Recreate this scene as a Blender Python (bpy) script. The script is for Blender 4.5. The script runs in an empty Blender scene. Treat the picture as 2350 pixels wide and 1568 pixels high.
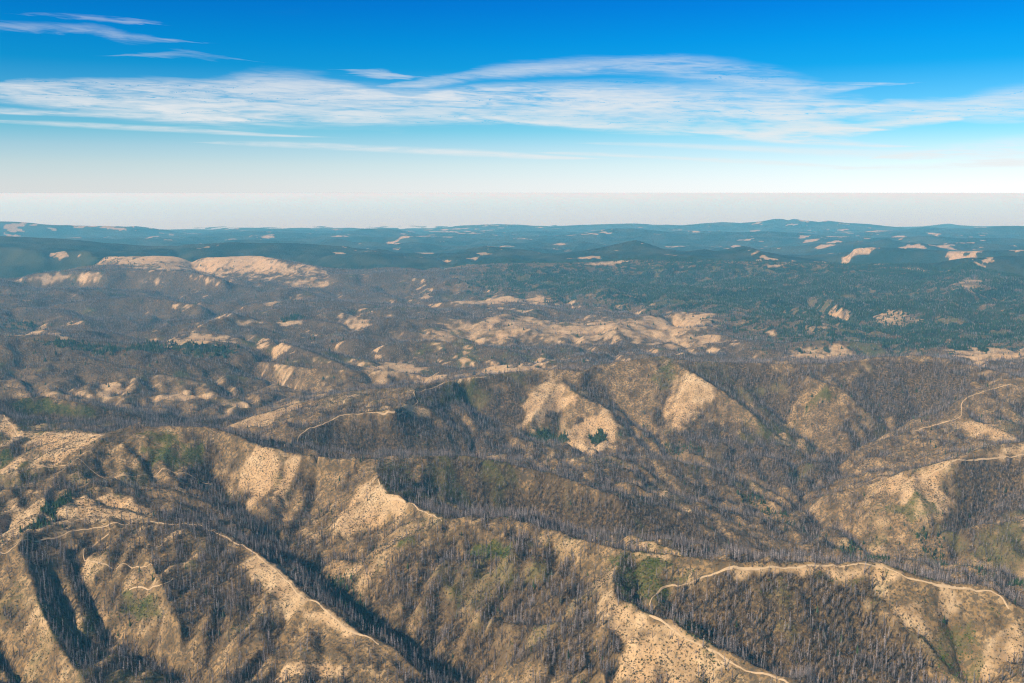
import bpy, math, random
import numpy as np

R = math.radians
scene = bpy.context.scene
col = scene.collection

# ------------------------------------------------------------------ camera
CAM_Z = 1500.0
PITCH = R(8.48)
LENS = 35.0
cam_data = bpy.data.cameras.new('camera')
cam_data.lens = LENS
cam_data.sensor_width = 36.0
cam_data.clip_start = 1.0
cam_data.clip_end = 4000000.0
cam = bpy.data.objects.new('camera', cam_data)
cam.location = (0, 0, CAM_Z)
cam.rotation_euler = (math.pi / 2 - PITCH, 0, 0)
col.objects.link(cam)
scene.camera = cam

scene.view_settings.view_transform = 'Standard'
scene.view_settings.look = 'None'
scene.view_settings.exposure = 0.46
scene.view_settings.gamma = 1.0
cy = scene.cycles
cy.max_bounces = 4; cy.diffuse_bounces = 2; cy.glossy_bounces = 1; cy.transmission_bounces = 1
cy.volume_bounces = 2; cy.transparent_max_bounces = 6
cy.caustics_reflective = False; cy.caustics_refractive = False
cy.use_denoising = True; cy.denoising_prefilter = 'NONE'; cy.denoising_input_passes = 'RGB_ALBEDO_NORMAL'
cy.use_adaptive_sampling = False
cy.pixel_filter_type = 'BLACKMAN_HARRIS'; cy.filter_width = 1.15
# ------------------------------------------------------------------ sun and sky
SUN_EL, SUN_AZ = R(33.0), R(-127.0)          # azimuth from the view axis (+Y), clockwise
sun_dir = (math.sin(SUN_AZ) * math.cos(SUN_EL), math.cos(SUN_AZ) * math.cos(SUN_EL), math.sin(SUN_EL))
sd = bpy.data.lights.new('sun', 'SUN')
sd.energy = 5.0
sd.angle = R(0.53)
sd.color = (1.0, 0.91, 0.75)
sun = bpy.data.objects.new('sun', sd)
sun.rotation_euler = (math.pi / 2 - SUN_EL, 0, -SUN_AZ + math.pi)
col.objects.link(sun)

def N(nt, kind, **props):
    n = nt.nodes.new(kind)
    for k, v in props.items():
        setattr(n, k, v)
    return n

def setin(nt, node, idx, val):
    if isinstance(val, bpy.types.NodeSocket):
        nt.links.new(val, node.inputs[idx])
    else:
        node.inputs[idx].default_value = val

def mth(nt, op, a, b=None, c=None, clamp=False):
    n = N(nt, 'ShaderNodeMath', operation=op, use_clamp=clamp)
    setin(nt, n, 0, a)
    if b is not None: setin(nt, n, 1, b)
    if c is not None: setin(nt, n, 2, c)
    return n.outputs[0]

def mapr(nt, v, a, b, c=0.0, d=1.0, smooth=True):
    n = N(nt, 'ShaderNodeMapRange', interpolation_type='SMOOTHSTEP' if smooth else 'LINEAR')
    setin(nt, n, 0, v); setin(nt, n, 1, a); setin(nt, n, 2, b); setin(nt, n, 3, c); setin(nt, n, 4, d)
    return n.outputs[0]

def mixc(nt, fac, a, b, blend='MIX'):
    n = N(nt, 'ShaderNodeMix', data_type='RGBA', blend_type=blend, clamp_factor=True)
    setin(nt, n, 0, fac)
    for i, v in ((6, a), (7, b)):
        if isinstance(v, bpy.types.NodeSocket): nt.links.new(v, n.inputs[i])
        else: n.inputs[i].default_value = (v[0], v[1], v[2], 1)
    return n.outputs[2]

def noise(nt, vec, scale, detail=3.0, rough=0.55, dist=0.0):
    n = N(nt, 'ShaderNodeTexNoise', noise_dimensions='3D')
    nt.links.new(vec, n.inputs['Vector'])
    n.inputs['Scale'].default_value = scale
    n.inputs['Detail'].default_value = detail
    n.inputs['Roughness'].default_value = rough
    n.inputs['Distortion'].default_value = dist
    return n.outputs[0]

def ramp(nt, fac, stops, interp='LINEAR'):
    n = N(nt, 'ShaderNodeValToRGB')
    n.color_ramp.interpolation = interp
    el = n.color_ramp.elements
    while len(el) < len(stops): el.new(0.5)
    for e, (p, c) in zip(el, stops):
        e.position = p; e.color = (c[0], c[1], c[2], 1)
    setin(nt, n, 0, fac)
    return n.outputs[0]

# pixel bookkeeping, only to turn what the photograph shows into world positions
W0, H0 = 2350.0, 1568.0
FPX = W0 * LENS / 36.0
def pix_dir(u, v):
    x = (u - W0 / 2) / FPX; y = (H0 / 2 - v) / FPX
    return np.array([x, math.cos(PITCH) + y * math.sin(PITCH), -math.sin(PITCH) + y * math.cos(PITCH)])
def azel(u, v):
    d = pix_dir(u, v)
    return math.degrees(math.atan2(d[0], d[1])), math.degrees(math.atan2(d[2], math.hypot(d[0], d[1])))
def at_z(u, v, z):
    d = pix_dir(u, v)
    return np.array([0, 0, CAM_Z]) + d * ((z - CAM_Z) / d[2])
def at_d(u, v, dist):
    d = pix_dir(u, v)
    return np.array([0, 0, CAM_Z]) + d * (dist / math.hypot(d[0], d[1]))

def build_world():
    w = bpy.data.worlds.new('World'); scene.world = w; w.use_nodes = True
    w.cycles.sampling_method = 'MANUAL'; w.cycles.sample_map_resolution = 256
    nt = w.node_tree; nt.nodes.clear()
    out = N(nt, 'ShaderNodeOutputWorld')
    bg = N(nt, 'ShaderNodeBackground'); bg.inputs[1].default_value = 0.069
    nt.links.new(bg.outputs[0], out.inputs[0])
    tc = N(nt, 'ShaderNodeTexCoord')
    sep = N(nt, 'ShaderNodeSeparateXYZ'); nt.links.new(tc.outputs['Generated'], sep.inputs[0])
    x, y, z = sep.outputs
    sky = N(nt, 'ShaderNodeTexSky', sky_type='NISHITA')
    sky.sun_disc = False
    sky.sun_elevation = SUN_EL
    sky.sun_rotation = SUN_AZ
    sky.altitude = 1500
    sky.air_density = 1.0; sky.dust_density = 0.4; sky.ozone_density = 3.0
    # clear mountain air: deeper, more saturated blue as the view climbs from the pale horizon
    el = mth(nt, 'MULTIPLY', mth(nt, 'ARCSINE', z), 180 / math.pi)          # degrees
    az = mth(nt, 'MULTIPLY', mth(nt, 'ARCTAN2', x, y), 180 / math.pi)
    tint = ramp(nt, mth(nt, 'DIVIDE', el, 40.0, clamp=True), SKY_TINT, 'LINEAR')
    skyc = mixc(nt, 1.0, sky.outputs[0], tint, 'MULTIPLY')
    # ---- thin cirrus, laid out by azimuth and elevation like the banks in the photograph
    cv = N(nt, 'ShaderNodeCombineXYZ')
    inv = mth(nt, 'DIVIDE', 1.0, mth(nt, 'ADD', mth(nt, 'MAXIMUM', z, 0.0), 0.05))
    setin(nt, cv, 0, mth(nt, 'MULTIPLY', x, inv)); setin(nt, cv, 1, mth(nt, 'MULTIPLY', y, inv))
    plane = cv.outputs[0]
    mp = N(nt, 'ShaderNodeMapping'); nt.links.new(plane, mp.inputs[0])
    mp.inputs['Rotation'].default_value = (0, 0, R(14)); mp.inputs['Scale'].default_value = (0.55, 1.5, 1)
    n1 = noise(nt, mp.outputs[0], 1.1, 4.0, 0.58, 0.6)
    n2 = noise(nt, mp.outputs[0], 5.0, 3.0, 0.62, 0.0)
    # fine fibres in azimuth / elevation
    ce = N(nt, 'ShaderNodeCombineXYZ')
    setin(nt, ce, 0, mth(nt, 'MULTIPLY', az, 0.10)); setin(nt, ce, 1, mth(nt, 'ADD', mth(nt, 'MULTIPLY', el, 1.0), mth(nt, 'MULTIPLY', az, 0.035)))
    n3 = noise(nt, ce.outputs[0], 1.05, 6.0, 0.60, 1.3)
    n4 = noise(nt, ce.outputs[0], 0.7, 2.0, 0.5, 0.0)
    n5 = noise(nt, ce.outputs[0], 5.5, 4.0, 0.6, 1.0)
    warp = mth(nt, 'MULTIPLY', mth(nt, 'SUBTRACT', n3, 0.5), 0.9)
    elw = mth(nt, 'ADD', el, mth(nt, 'MULTIPLY', mth(nt, 'SUBTRACT', n4, 0.5), 0.5))
    elw = mth(nt, 'ADD', elw, mth(nt, 'MULTIPLY', warp, 1.0))
    t = mth(nt, 'MULTIPLY_ADD', az, 1 / 80.0, 0.5, clamp=True)
    total = None
    def vmath(op, a, b=None):
        n = N(nt, 'ShaderNodeVectorMath', operation=op)
        for k, q in ((0, a), (1, b)):
            if q is None: continue
            if isinstance(q, bpy.types.NodeSocket): nt.links.new(q, n.inputs[k])
            else: n.inputs[k].default_value = q
        return n.outputs[0] if op != 'DOT_PRODUCT' else n.outputs['Value']
    def vec3(s):
        c = N(nt, 'ShaderNodeCombineXYZ')
        for k in range(3): nt.links.new(s, c.inputs[k])
        return c.outputs[0]
    tv, els, elh = vec3(t), vec3(elw), vec3(el)
    bands = sorted(CLOUD_BANDS, key=lambda b: b[2])
    while len(bands) % 3: bands.append(([(0, 700, 0.0), (100, 700, 0.0)], 0.0, True))
    for k in range(0, len(bands), 3):
        cc = N(nt, 'ShaderNodeRGBCurve'); ww = N(nt, 'ShaderNodeRGBCurve')
        for ch in range(3):
            cen, wid = [], []
            for (u, v, th) in bands[k + ch][0]:
                a, e = azel(u, v)
                cen.append((a / 80 + 0.5, min(max(e / 12.0, 0), 1))); wid.append((a / 80 + 0.5, th / FPX * 57.3 / 2.0))
            a0, a1 = wid[0][0], wid[-1][0]
            cfull = [(0.0, cen[0][1])] + cen + [(1.0, cen[-1][1])]
            wfull = [(0.0, 0.0), (max(a0 - 0.035, 0.001), 0.0)] + wid + [(min(a1 + 0.035, 0.999), 0.0), (1.0, 0.0)]
            if a0 - 0.04 <= 0.12: wfull = [(0.0, wid[0][1])] + wid + wfull[-2:]
            if a1 + 0.04 >= 0.88: wfull = wfull[:-2] + [(1.0, wid[-1][1])]
            for nd, pts in ((cc, cfull), (ww, wfull)):
                cvv = nd.mapping.curves[ch]
                cvv.points[0].location = pts[0]; cvv.points[1].location = pts[-1]
                for q in pts[1:-1]: cvv.points.new(q[0], q[1])
        for nd in (cc, ww):
            nd.mapping.update(); nt.links.new(tv, nd.inputs['Color'])
        c3 = vmath('MULTIPLY', cc.outputs[0], (12, 12, 12)); w3 = vmath('MULTIPLY', ww.outputs[0], (2, 2, 2))
        use = els if bands[k + 1][2] else elh
        q = vmath('DIVIDE', vmath('SUBTRACT', use, c3), vmath('MAXIMUM', w3, (0.004, 0.004, 0.004)))
        g = vmath('MAXIMUM', vmath('SUBTRACT', (1, 1, 1), vmath('MULTIPLY', vmath('MULTIPLY', q, q), (0.42, 0.42, 0.42))), (0, 0, 0))
        g = vmath('MULTIPLY', g, g)
        on = vmath('MINIMUM', vmath('MULTIPLY', w3, (18, 18, 18)), (1, 1, 1))
        g = vmath('DOT_PRODUCT', vmath('MULTIPLY', g, on), tuple(bands[k + ch][1] for ch in range(3)))
        total = g if total is None else mth(nt, 'ADD', total, g)
    fib = mth(nt, 'ADD', mth(nt, 'ADD', mth(nt, 'MULTIPLY', n3, 0.55), mth(nt, 'MULTIPLY', n5, 0.40)), mth(nt, 'MULTIPLY', n2, 0.19))
    tex = mapr(nt, fib, 0.36, 0.80, 0.02, 1.5)
    broad = mapr(nt, n4, 0.25, 0.75, 0.55, 1.25, False)
    band = mth(nt, 'MULTIPLY', mth(nt, 'MULTIPLY', total, tex), broad)
    # scattered veils elsewhere in the sky, so it goes on past the frame
    veil = mth(nt, 'MULTIPLY', mapr(nt, n1, 0.56, 0.80), mapr(nt, n3, 0.40, 0.75))
    outside = mth(nt, 'MAXIMUM', mapr(nt, el, 9.0, 20.0), mapr(nt, mth(nt, 'ABSOLUTE', az), 30.0, 45.0))
    band = mth(nt, 'ADD', band, mth(nt, 'MULTIPLY', mth(nt, 'MULTIPLY', veil, outside), 0.7))
    band = mth(nt, 'MULTIPLY', band, mapr(nt, el, 0.2, 1.6))
    alpha = mth(nt, 'SUBTRACT', 1.0, mth(nt, 'EXPONENT', mth(nt, 'MULTIPLY', band, -1.05)))
    cloudc = (CLOUD_V * 0.99, CLOUD_V * 0.995, CLOUD_V * 1.0)
    final = mixc(nt, alpha, skyc, cloudc)
    nt.links.new(final, bg.inputs[0])

SKY_TINT = [(0.0015, (1.19, 1.238, 1.588)), (0.0143, (1.178, 1.204, 1.491)), (0.0387, (1.103, 1.17, 1.345)), (0.0629, (0.883, 1.112, 1.278)), (0.087, (0.48, 1.032, 1.204)), (0.1699, (0.025, 0.762, 1.172)), (0.2047, (0.008, 0.722, 1.219)), (0.2615, (0.006, 0.576, 1.241)), (0.5, (0.22, 0.66, 1.05)), (1.0, (0.62, 0.84, 1.05))]
CLOUD_V = 9.0
CLOUD_BANDS = [
    ([(0, 213, 16), (120, 225, 20), (250, 235, 26), (450, 242, 34), (700, 240, 38), (1000, 246, 34), (1200, 240, 30), (1500, 252, 30), (1750, 268, 28), (1950, 296, 14)], 1.35, True),
    ([(60, 194, 10), (300, 195, 14), (450, 199, 14), (620, 192, 22), (760, 200, 18), (860, 214, 10)], 0.8, True),
    ([(960, 190, 8), (1150, 163, 14), (1400, 150, 16), (1600, 156, 24), (1760, 186, 24), (1900, 205, 10), (2000, 196, 5)], 0.62, True),
    ([(1020, 218, 12), (1250, 212, 20), (1550, 222, 26), (1750, 225, 22), (1950, 250, 10)], 0.95, True),
    ([(1130, 272, 8), (1300, 283, 12), (1500, 298, 12), (1650, 302, 10), (1900, 303, 14), (2010, 288, 12), (2140, 270, 10)], 1.0, True),
    ([(1640, 305, 5), (1760, 316, 9), (1900, 324, 7), (2040, 335, 3)], 1.1, False),
    ([(10, 279, 3), (200, 288, 5), (400, 298, 5), (690, 313, 2)], 0.9, False),
    ([(540, 329, 4), (700, 334, 6), (850, 341, 6), (1100, 352, 7), (1310, 363, 3)], 0.95, False),
    ([(1300, 352, 3), (1560, 364, 4), (1800, 375, 5), (1960, 384, 2)], 0.8, False),
    ([(1400, 330, 3), (1700, 341, 6), (1950, 352, 8), (2150, 355, 8)], 0.6, False),
    ([(2040, 240, 8), (2180, 246, 18), (2350, 240, 32), (2500, 240, 34)], 0.95, True),
    ([(2080, 358, 8), (2250, 350, 20), (2350, 346, 24), (2500, 345, 24)], 0.9, True),
    ([(1980, 386, 5), (2200, 382, 9), (2350, 374, 10), (2500, 372, 10)], 0.7, False),
    ([(0, 61, 6), (120, 67, 7), (220, 70, 9), (290, 86, 10), (380, 94, 5)], 0.38, True),
    ([(135, 41, 3), (190, 42, 4), (280, 46, 3)], 0.32, True),
    ([(335, 127, 3), (425, 125, 5), (505, 139, 3)], 0.35, True),
    ([(0, 257, 7), (75, 260, 6)], 0.9, True),
    ([(90, 264, 4), (250, 266, 6), (420, 271, 8), (600, 268, 5)], 0.7, True),
    ([(840, 169, 4), (875, 171, 7), (910, 174, 3)], 0.7, True),
    ([(2100, 265, 5), (1900, 240, 20), (1800, 240, 10)][::-1], 0.45, True),
]

# ------------------------------------------------------------------ terrain heights
# ridge and stream lines of the place: (u, v, elevation) seen from the camera -> world points
RIDGES = [
    # road ridge in the left foreground
    [(100, 1165, 610), (200, 1163, 615), (280, 1172, 615), (350, 1190, 620), (470, 1203, 615), (545, 1240, 610), (620, 1290, 600), (690, 1355, 590), (760, 1402, 575), (830, 1452, 560), (890, 1478, 545), (960, 1540, 520), (1010, 1610, 490)],
    [(330, 1200, 618), (345, 1290, 590), (390, 1390, 555), (415, 1445, 520)],
    # hill top on the left and the long crest running right from it
    [(240, 1000, 690), (302, 977, 705), (400, 980, 705), (497, 984, 700), (554, 1006, 685), (605, 1027, 670), (689, 1041, 660), (760, 1052, 650), (860, 1056, 648), (945, 1050, 650), (1050, 1046, 645), (1133, 1057, 630), (1250, 1084, 590), (1335, 1111, 555), (1419, 1144, 520), (1520, 1165, 470), (1640, 1190, 420), (1740, 1220, 372)],
    # saddle spur to the near middle crest
    [(860, 1056, 648), (868, 1101, 640), (885, 1130, 632), (935, 1150, 630), (1015, 1190, 640), (1166, 1188, 640), (1301, 1228, 655), (1432, 1265, 675), (1489, 1270, 680), (1570, 1276, 685), (1678, 1292, 690), (1863, 1290, 692), (2014, 1291, 692), (2081, 1314, 680), (2182, 1341, 665), (2279, 1347, 660), (2316, 1383, 640), (2350, 1404, 625), (2450, 1440, 600)],
    [(1015, 1190, 640), (931, 1237, 600), (864, 1274, 555), (810, 1312, 512)],
    # lower right spur with the track
    [(1432, 1265, 675), (1405, 1320, 662), (1410, 1370, 650), (1486, 1402, 642), (1570, 1447, 630), (1651, 1487, 612), (1740, 1530, 598), (1830, 1567, 585), (1950, 1625, 560)],
    [(1410, 1370, 650), (1385, 1440, 610), (1430, 1520, 570), (1470, 1600, 540)],
    # spur at the bottom left
    [(40, 1250, 612), (60, 1300, 590), (90, 1390, 545), (130, 1480, 505), (190, 1560, 480), (230, 1640, 460)],
    # off-frame ridge on the left whose shadow fills the corner
    [(-520, 1290, 600), (-480, 1400, 580), (-430, 1500, 560), (-400, 1600, 530)],
    [(-200, 1500, 520), (-120, 1600, 480), (0, 1700, 450)],
    # saddle and spur left of the hill top
    [(240, 1000, 690), (181, 987, 625), (54, 994, 600), (13, 954, 620), (-80, 930, 640)],
    [(240, 1000, 690), (150, 1020, 630), (60, 1044, 580), (0, 1088, 540), (-120, 1130, 480)],
    [(240, 1000, 690), (170, 1060, 650), (110, 1110, 625), (100, 1165, 610), (40, 1250, 620)],
    # green hill
    [(-100, 930, 640), (0, 916, 625), (101, 911, 620), (185, 923, 600), (235, 937, 570), (330, 960, 520)],
    # far crest of the foreground hills
    [(668, 1013, 540), (692, 990, 560), (790, 950, 600), (908, 943, 615), (951, 906, 630), (948, 889, 640), (1015, 877, 642), (1116, 862, 650), (1217, 852, 655), (1277, 846, 660), (1334, 856, 650), (1368, 839, 665), (1486, 822, 695), (1519, 817, 700), (1570, 829, 690), (1728, 835, 680), (1896, 838, 680), (1964, 828, 695), (2000, 820, 710), (2098, 816, 720), (2175, 822, 715), (2215, 835, 700), (2300, 853, 685), (2350, 868, 680), (2480, 890, 660)],
    # pale slope behind it
    [(521, 978, 470), (600, 950, 500), (690, 925, 530), (770, 905, 560), (860, 892, 590), (948, 889, 640)],
    [(1255, 849, 657), (1277, 859, 640), (1318, 902, 577), (1402, 943, 518), (1420, 1003, 440)],
    [(1277, 859, 640), (1262, 900, 575), (1230, 945, 510), (1200, 985, 450)],
    [(1318, 902, 577), (1335, 950, 500), (1300, 990, 440)],
    [(1519, 817, 700), (1594, 859, 660), (1657, 899, 590), (1718, 943, 530), (1768, 990, 460), (1819, 1023, 410)],
    [(1657, 899, 590), (1610, 945, 510), (1560, 1000, 430)],
    [(1964, 828, 695), (1852, 862, 650), (1896, 885, 620), (1940, 899, 590), (1980, 939, 530), (2024, 973, 475)],
    [(1940, 899, 590), (1860, 945, 510), (1800, 975, 455)],
    [(2350, 868, 680), (2300, 879, 660), (2263, 892, 635), (2212, 913, 610), (2206, 940, 575), (2200, 953, 560), (2098, 983, 500), (2048, 1007, 470), (1957, 1047, 420), (1930, 1064, 392)],
    [(2200, 953, 560), (2290, 985, 555), (2330, 1005, 530)],
    [(2480, 1000, 640), (2350, 1013, 600), (2269, 1027, 590), (2182, 1057, 560), (2098, 1077, 520), (2000, 1110, 450), (1883, 1141, 390)],
    [(2098, 1077, 520), (2090, 1120, 480), (2120, 1160, 440), (2140, 1195, 400)],
    [(2470, 1180, 470), (2350, 1191, 430), (2232, 1208, 395), (2132, 1240, 345)],
    [(1300, 1078, 500), (1450, 1053, 472), (1530, 1054, 465), (1620, 1075, 430), (1700, 1110, 388)],
    # --- middle distance
    [(-120, 775, 610), (0, 769, 600), (111, 769, 600), (188, 783, 570), (280, 790, 545), (370, 786, 555), (487, 781, 560), (538, 789, 530), (571, 806, 500), (640, 845, 440)],
    [(111, 769, 600), (200, 820, 540), (330, 850, 500), (470, 880, 450)],
    [(386, 795, 460), (420, 763, 500), (520, 766, 500), (560, 780, 470)],
    [(600, 770, 470), (690, 800, 500), (780, 835, 470), (864, 880, 400)],
    [(600, 830, 450), (700, 845, 480), (830, 850, 470), (960, 850, 450)],
    [(1015, 692, 450), (1116, 690, 455), (1200, 695, 455), (1284, 712, 445)],
    [(1264, 764, 410), (1277, 743, 450), (1324, 742, 450), (1358, 770, 405)],
    [(1380, 740, 440), (1486, 725, 480), (1560, 715, 480), (1634, 713, 485), (1728, 732, 485), (1812, 772, 430)],
    [(880, 790, 440), (980, 780, 455), (1080, 790, 440), (1180, 805, 420)],
    [(1780, 790, 440), (1900, 780, 470), (2030, 790, 440)],
    [(2100, 800, 460), (2200, 792, 480), (2350, 795, 480), (2500, 790, 490)],
    [(1700, 800, 430), (1830, 808, 430), (1960, 815, 420)],
    [(1640, 650, 520), (1760, 660, 530), (1880, 680, 510), (1960, 720, 460)],
    [(1950, 640, 560), (2080, 660, 540), (2200, 690, 510), (2350, 700, 500)],
    [(2222, 591, 700), (2240, 630, 610), (2200, 670, 550)],
    [(1720, 700, 485), (1830, 705, 500), (1900, 725, 475), (1960, 757, 430)],
    [(2050, 690, 525), (2150, 715, 505), (2260, 750, 460), (2350, 767, 440)],
    [(2120, 742, 475), (2200, 766, 450), (2300, 786, 430)],
    [(1600, 660, 520), (1560, 680, 490), (1500, 700, 450)],
    [(1800, 625, 590), (1880, 640, 570), (1940, 665, 530)],
    [(1330, 640, 540), (1430, 650, 530), (1520, 672, 490)],
    [(1130, 640, 530), (1230, 650, 510), (1300, 668, 470)],
    [(640, 700, 480), (760, 690, 500), (860, 700, 480)],
    [(200, 690, 500), (330, 680, 520), (460, 700, 490)],
    [(0, 700, 500), (110, 710, 500), (200, 740, 470)],
    [(560, 720, 470), (680, 725, 480), (780, 745, 450)],
    [(-120, 562, 790), (0, 568, 780), (107, 577, 765), (188, 574, 765), (252, 586, 745), (336, 586, 745), (437, 586, 740), (504, 588, 735), (588, 585, 740), (638, 594, 715), (722, 611, 640), (770, 624, 560)],
    [(-120, 632, 640), (0, 628, 640), (84, 625, 640), (168, 620, 645), (242, 625, 640), (292, 618, 650), (437, 622, 640), (520, 640, 590)],
    [(770, 632, 560), (857, 628, 560), (921, 619, 590), (982, 625, 570), (1100, 612, 600), (1190, 604, 620), (1300, 604, 615), (1400, 600, 620), (1560, 592, 650), (1671, 598, 640), (1896, 603, 620), (1997, 608, 600), (2098, 601, 645), (2182, 594, 680), (2222, 591, 695), (2249, 593, 690), (2320, 585, 715), (2350, 587, 710), (2480, 590, 700)],
    [(1240, 594, 600), (1301, 584, 620), (1385, 567, 700), (1435, 556, 765), (1459, 551, 800), (1479, 557, 770), (1519, 571, 690), (1570, 578, 660), (1617, 572, 690), (1644, 578, 670), (1690, 567, 730), (1711, 565, 745), (1748, 577, 690), (1812, 588, 620), (1890, 598, 555)],
]
FAR = [   # (distance, [(u, v), ...]) skylines of the ranges behind
    (33000, [(-200, 500), (0, 507), (60, 510), (118, 517), (190, 518), (280, 520), (312, 519), (345, 524), (385, 529), (430, 540)]),
    (40000, [(300, 530), (385, 527), (437, 525), (504, 527), (571, 523), (638, 525), (690, 523), (740, 525), (800, 523), (850, 526), (950, 528), (1000, 524), (1060, 519), (1130, 515), (1200, 516), (1240, 519), (1300, 518), (1380, 515), (1440, 513), (1500, 516), (1560, 517), (1600, 514), (1655, 510), (1700, 512), (1745, 508), (1775, 503), (1790, 501), (1808, 505), (1822, 501), (1850, 507), (1880, 510), (1900, 507), (1950, 512), (2000, 515), (2070, 523), (2110, 532)]),
    (46000, [(2080, 525), (2120, 519), (2180, 514), (2220, 519), (2300, 520), (2350, 519), (2500, 516)]),
    (33500, [(1940, 535), (2000, 529), (2060, 530), (2120, 521), (2170, 524), (2230, 525), (2290, 520), (2350, 519), (2500, 520)]),
    (27000, [(830, 552), (965, 542), (1082, 544), (1166, 545), (1234, 542), (1284, 540), (1351, 534), (1402, 525), (1452, 524), (1519, 532), (1570, 537), (1678, 534), (1758, 531), (1846, 535), (1896, 542), (1987, 545), (2048, 549), (2115, 552), (2199, 561), (2240, 568)]),
    (30000, [(430, 542), (521, 534), (571, 530), (638, 532), (722, 537), (780, 536), (830, 526), (890, 524), (931, 530), (965, 541)]),
    (16500, [(-150, 535), (0, 543), (150, 548), (250, 558), (400, 570), (480, 575)]),
    (15800, [(420, 562), (540, 556), (680, 558), (800, 566)]),
    (15200, [(1040, 582), (1070, 573), (1116, 564), (1217, 574), (1260, 584)]),
    (14000, [(760, 596), (830, 581), (880, 584), (960, 602)]),
    (16500, [(1960, 565), (2080, 572), (2200, 578), (2350, 574), (2480, 570)]),
]
VALLEYS = [
    [(480, 1085, 575), (540, 1130, 540), (590, 1180, 520), (640, 1232, 500), (700, 1300, 482), (780, 1370, 465), (850, 1428, 452), (950, 1480, 440), (1050, 1532, 430), (1120, 1595, 420)],
    [(740, 1072, 575), (720, 1150, 540), (695, 1220, 510), (700, 1300, 482)],
    [(960, 1178, 595), (870, 1210, 550), (790, 1252, 512), (720, 1300, 486)],
    [(168, 1270, 575), (168, 1295, 562), (215, 1372, 515), (232, 1433, 482), (286, 1470, 465), (323, 1493, 455), (403, 1536, 440), (480, 1600, 425)],
    [(-40, 1420, 500), (0, 1500, 445), (60, 1560, 432), (130, 1625, 420)],
    [(1510, 1345, 640), (1570, 1415, 598), (1660, 1462, 572), (1750, 1505, 550), (1850, 1548, 525), (1930, 1600, 500)],
    [(2180, 1430, 590), (2200, 1500, 545), (2230, 1580, 500)],
    [(60, 968, 540), (200, 966, 528), (400, 972, 500), (520, 985, 470), (600, 995, 490)],
    [(700, 1028, 510), (850, 1044, 455), (1000, 1047, 440), (1150, 1052, 425), (1280, 1055, 415), (1400, 1035, 415), (1450, 1030, 418)],
    [(1450, 1030, 418), (1560, 1048, 400), (1650, 1075, 385), (1740, 1105, 368), (1812, 1138, 355), (1890, 1190, 340), (1990, 1240, 325), (2130, 1290, 315), (2232, 1308, 310), (2350, 1330, 305), (2500, 1360, 298)],
    [(1500, 1110, 428), (1600, 1140, 398), (1720, 1175, 362), (1850, 1205, 340)],
    [(1050, 1172, 505), (1200, 1178, 470), (1350, 1220, 430), (1500, 1252, 390), (1700, 1272, 352), (1900, 1278, 325), (2050, 1275, 318)],
    [(2130, 935, 530), (2110, 945, 515), (2030, 985, 465), (1940, 1030, 425), (1840, 1075, 390), (1780, 1115, 362)],
    [(2340, 1120, 470), (2270, 1150, 425), (2225, 1190, 385), (2200, 1235, 345), (2190, 1285, 315)],
    [(2400, 960, 560), (2330, 1030, 520), (2200, 1020, 500), (2080, 1050, 450), (1960, 1085, 390), (1850, 1120, 358)],
    [(1720, 890, 585), (1790, 945, 490), (1850, 990, 440), (1900, 1030, 420)],
    [(1340, 876, 608), (1430, 932, 508), (1500, 985, 440), (1540, 1038, 408)],
    [(1030, 920, 540), (1130, 955, 490), (1240, 985, 440), (1330, 1020, 420), (1450, 1030, 418)],
    [(1290, 930, 520), (1280, 990, 435)],
    # middle distance
    [(-100, 885, 490), (0, 890, 480), (120, 900, 465), (230, 912, 450), (420, 945, 430), (520, 972, 420)],
    [(520, 972, 420), (620, 920, 410), (690, 890, 404), (766, 899, 402), (864, 890, 396), (960, 870, 390)],
    [(588, 852, 402), (672, 882, 400), (766, 899, 402)],
    [(640, 800, 420), (588, 852, 402)],
    [(0, 752, 440), (200, 760, 420), (330, 778, 410), (600, 790, 410), (700, 780, 410), (860, 830, 395), (960, 870, 390), (1100, 840, 385), (1300, 815, 390), (1500, 795, 390), (1700, 812, 385)],
    [(1700, 822, 385), (1900, 820, 390), (2100, 812, 400), (2300, 818, 405), (2450, 825, 410)],
    [(0, 665, 460), (250, 660, 470), (500, 668, 460), (760, 665, 450), (960, 690, 430), (1264, 690, 430), (1400, 700, 420), (1560, 750, 395)],
    [(0, 605, 600), (200, 605, 610), (400, 608, 600), (560, 640, 520), (760, 660, 450)],
    [(1700, 640, 520), (1820, 630, 540), (1950, 625, 560)],
    [(1700, 672, 430), (1850, 698, 410), (1950, 738, 395), (2080, 772, 392)],
    [(2000, 662, 460), (2120, 688, 440), (2250, 717, 425), (2370, 735, 420)],
    [(1380, 640, 470), (1480, 650, 460), (1580, 668, 440)],
    [(2000, 628, 560), (2100, 640, 520), (2200, 655, 500)],
    [(1640, 690, 470), (1800, 720, 440), (1950, 760, 410), (2150, 760, 420), (2350, 740, 450)],
]
def sample_line(P, step):
    P = np.array(P); out = []
    for a, b in zip(P[:-1], P[1:]):
        n = max(2, int(np.linalg.norm(b - a) / step))
        t = np.linspace(0, 1, n, endpoint=False)[:, None]
        out.append(a + (b - a) * t)
    out.append(P[-1:])
    return np.concatenate(out)

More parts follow.
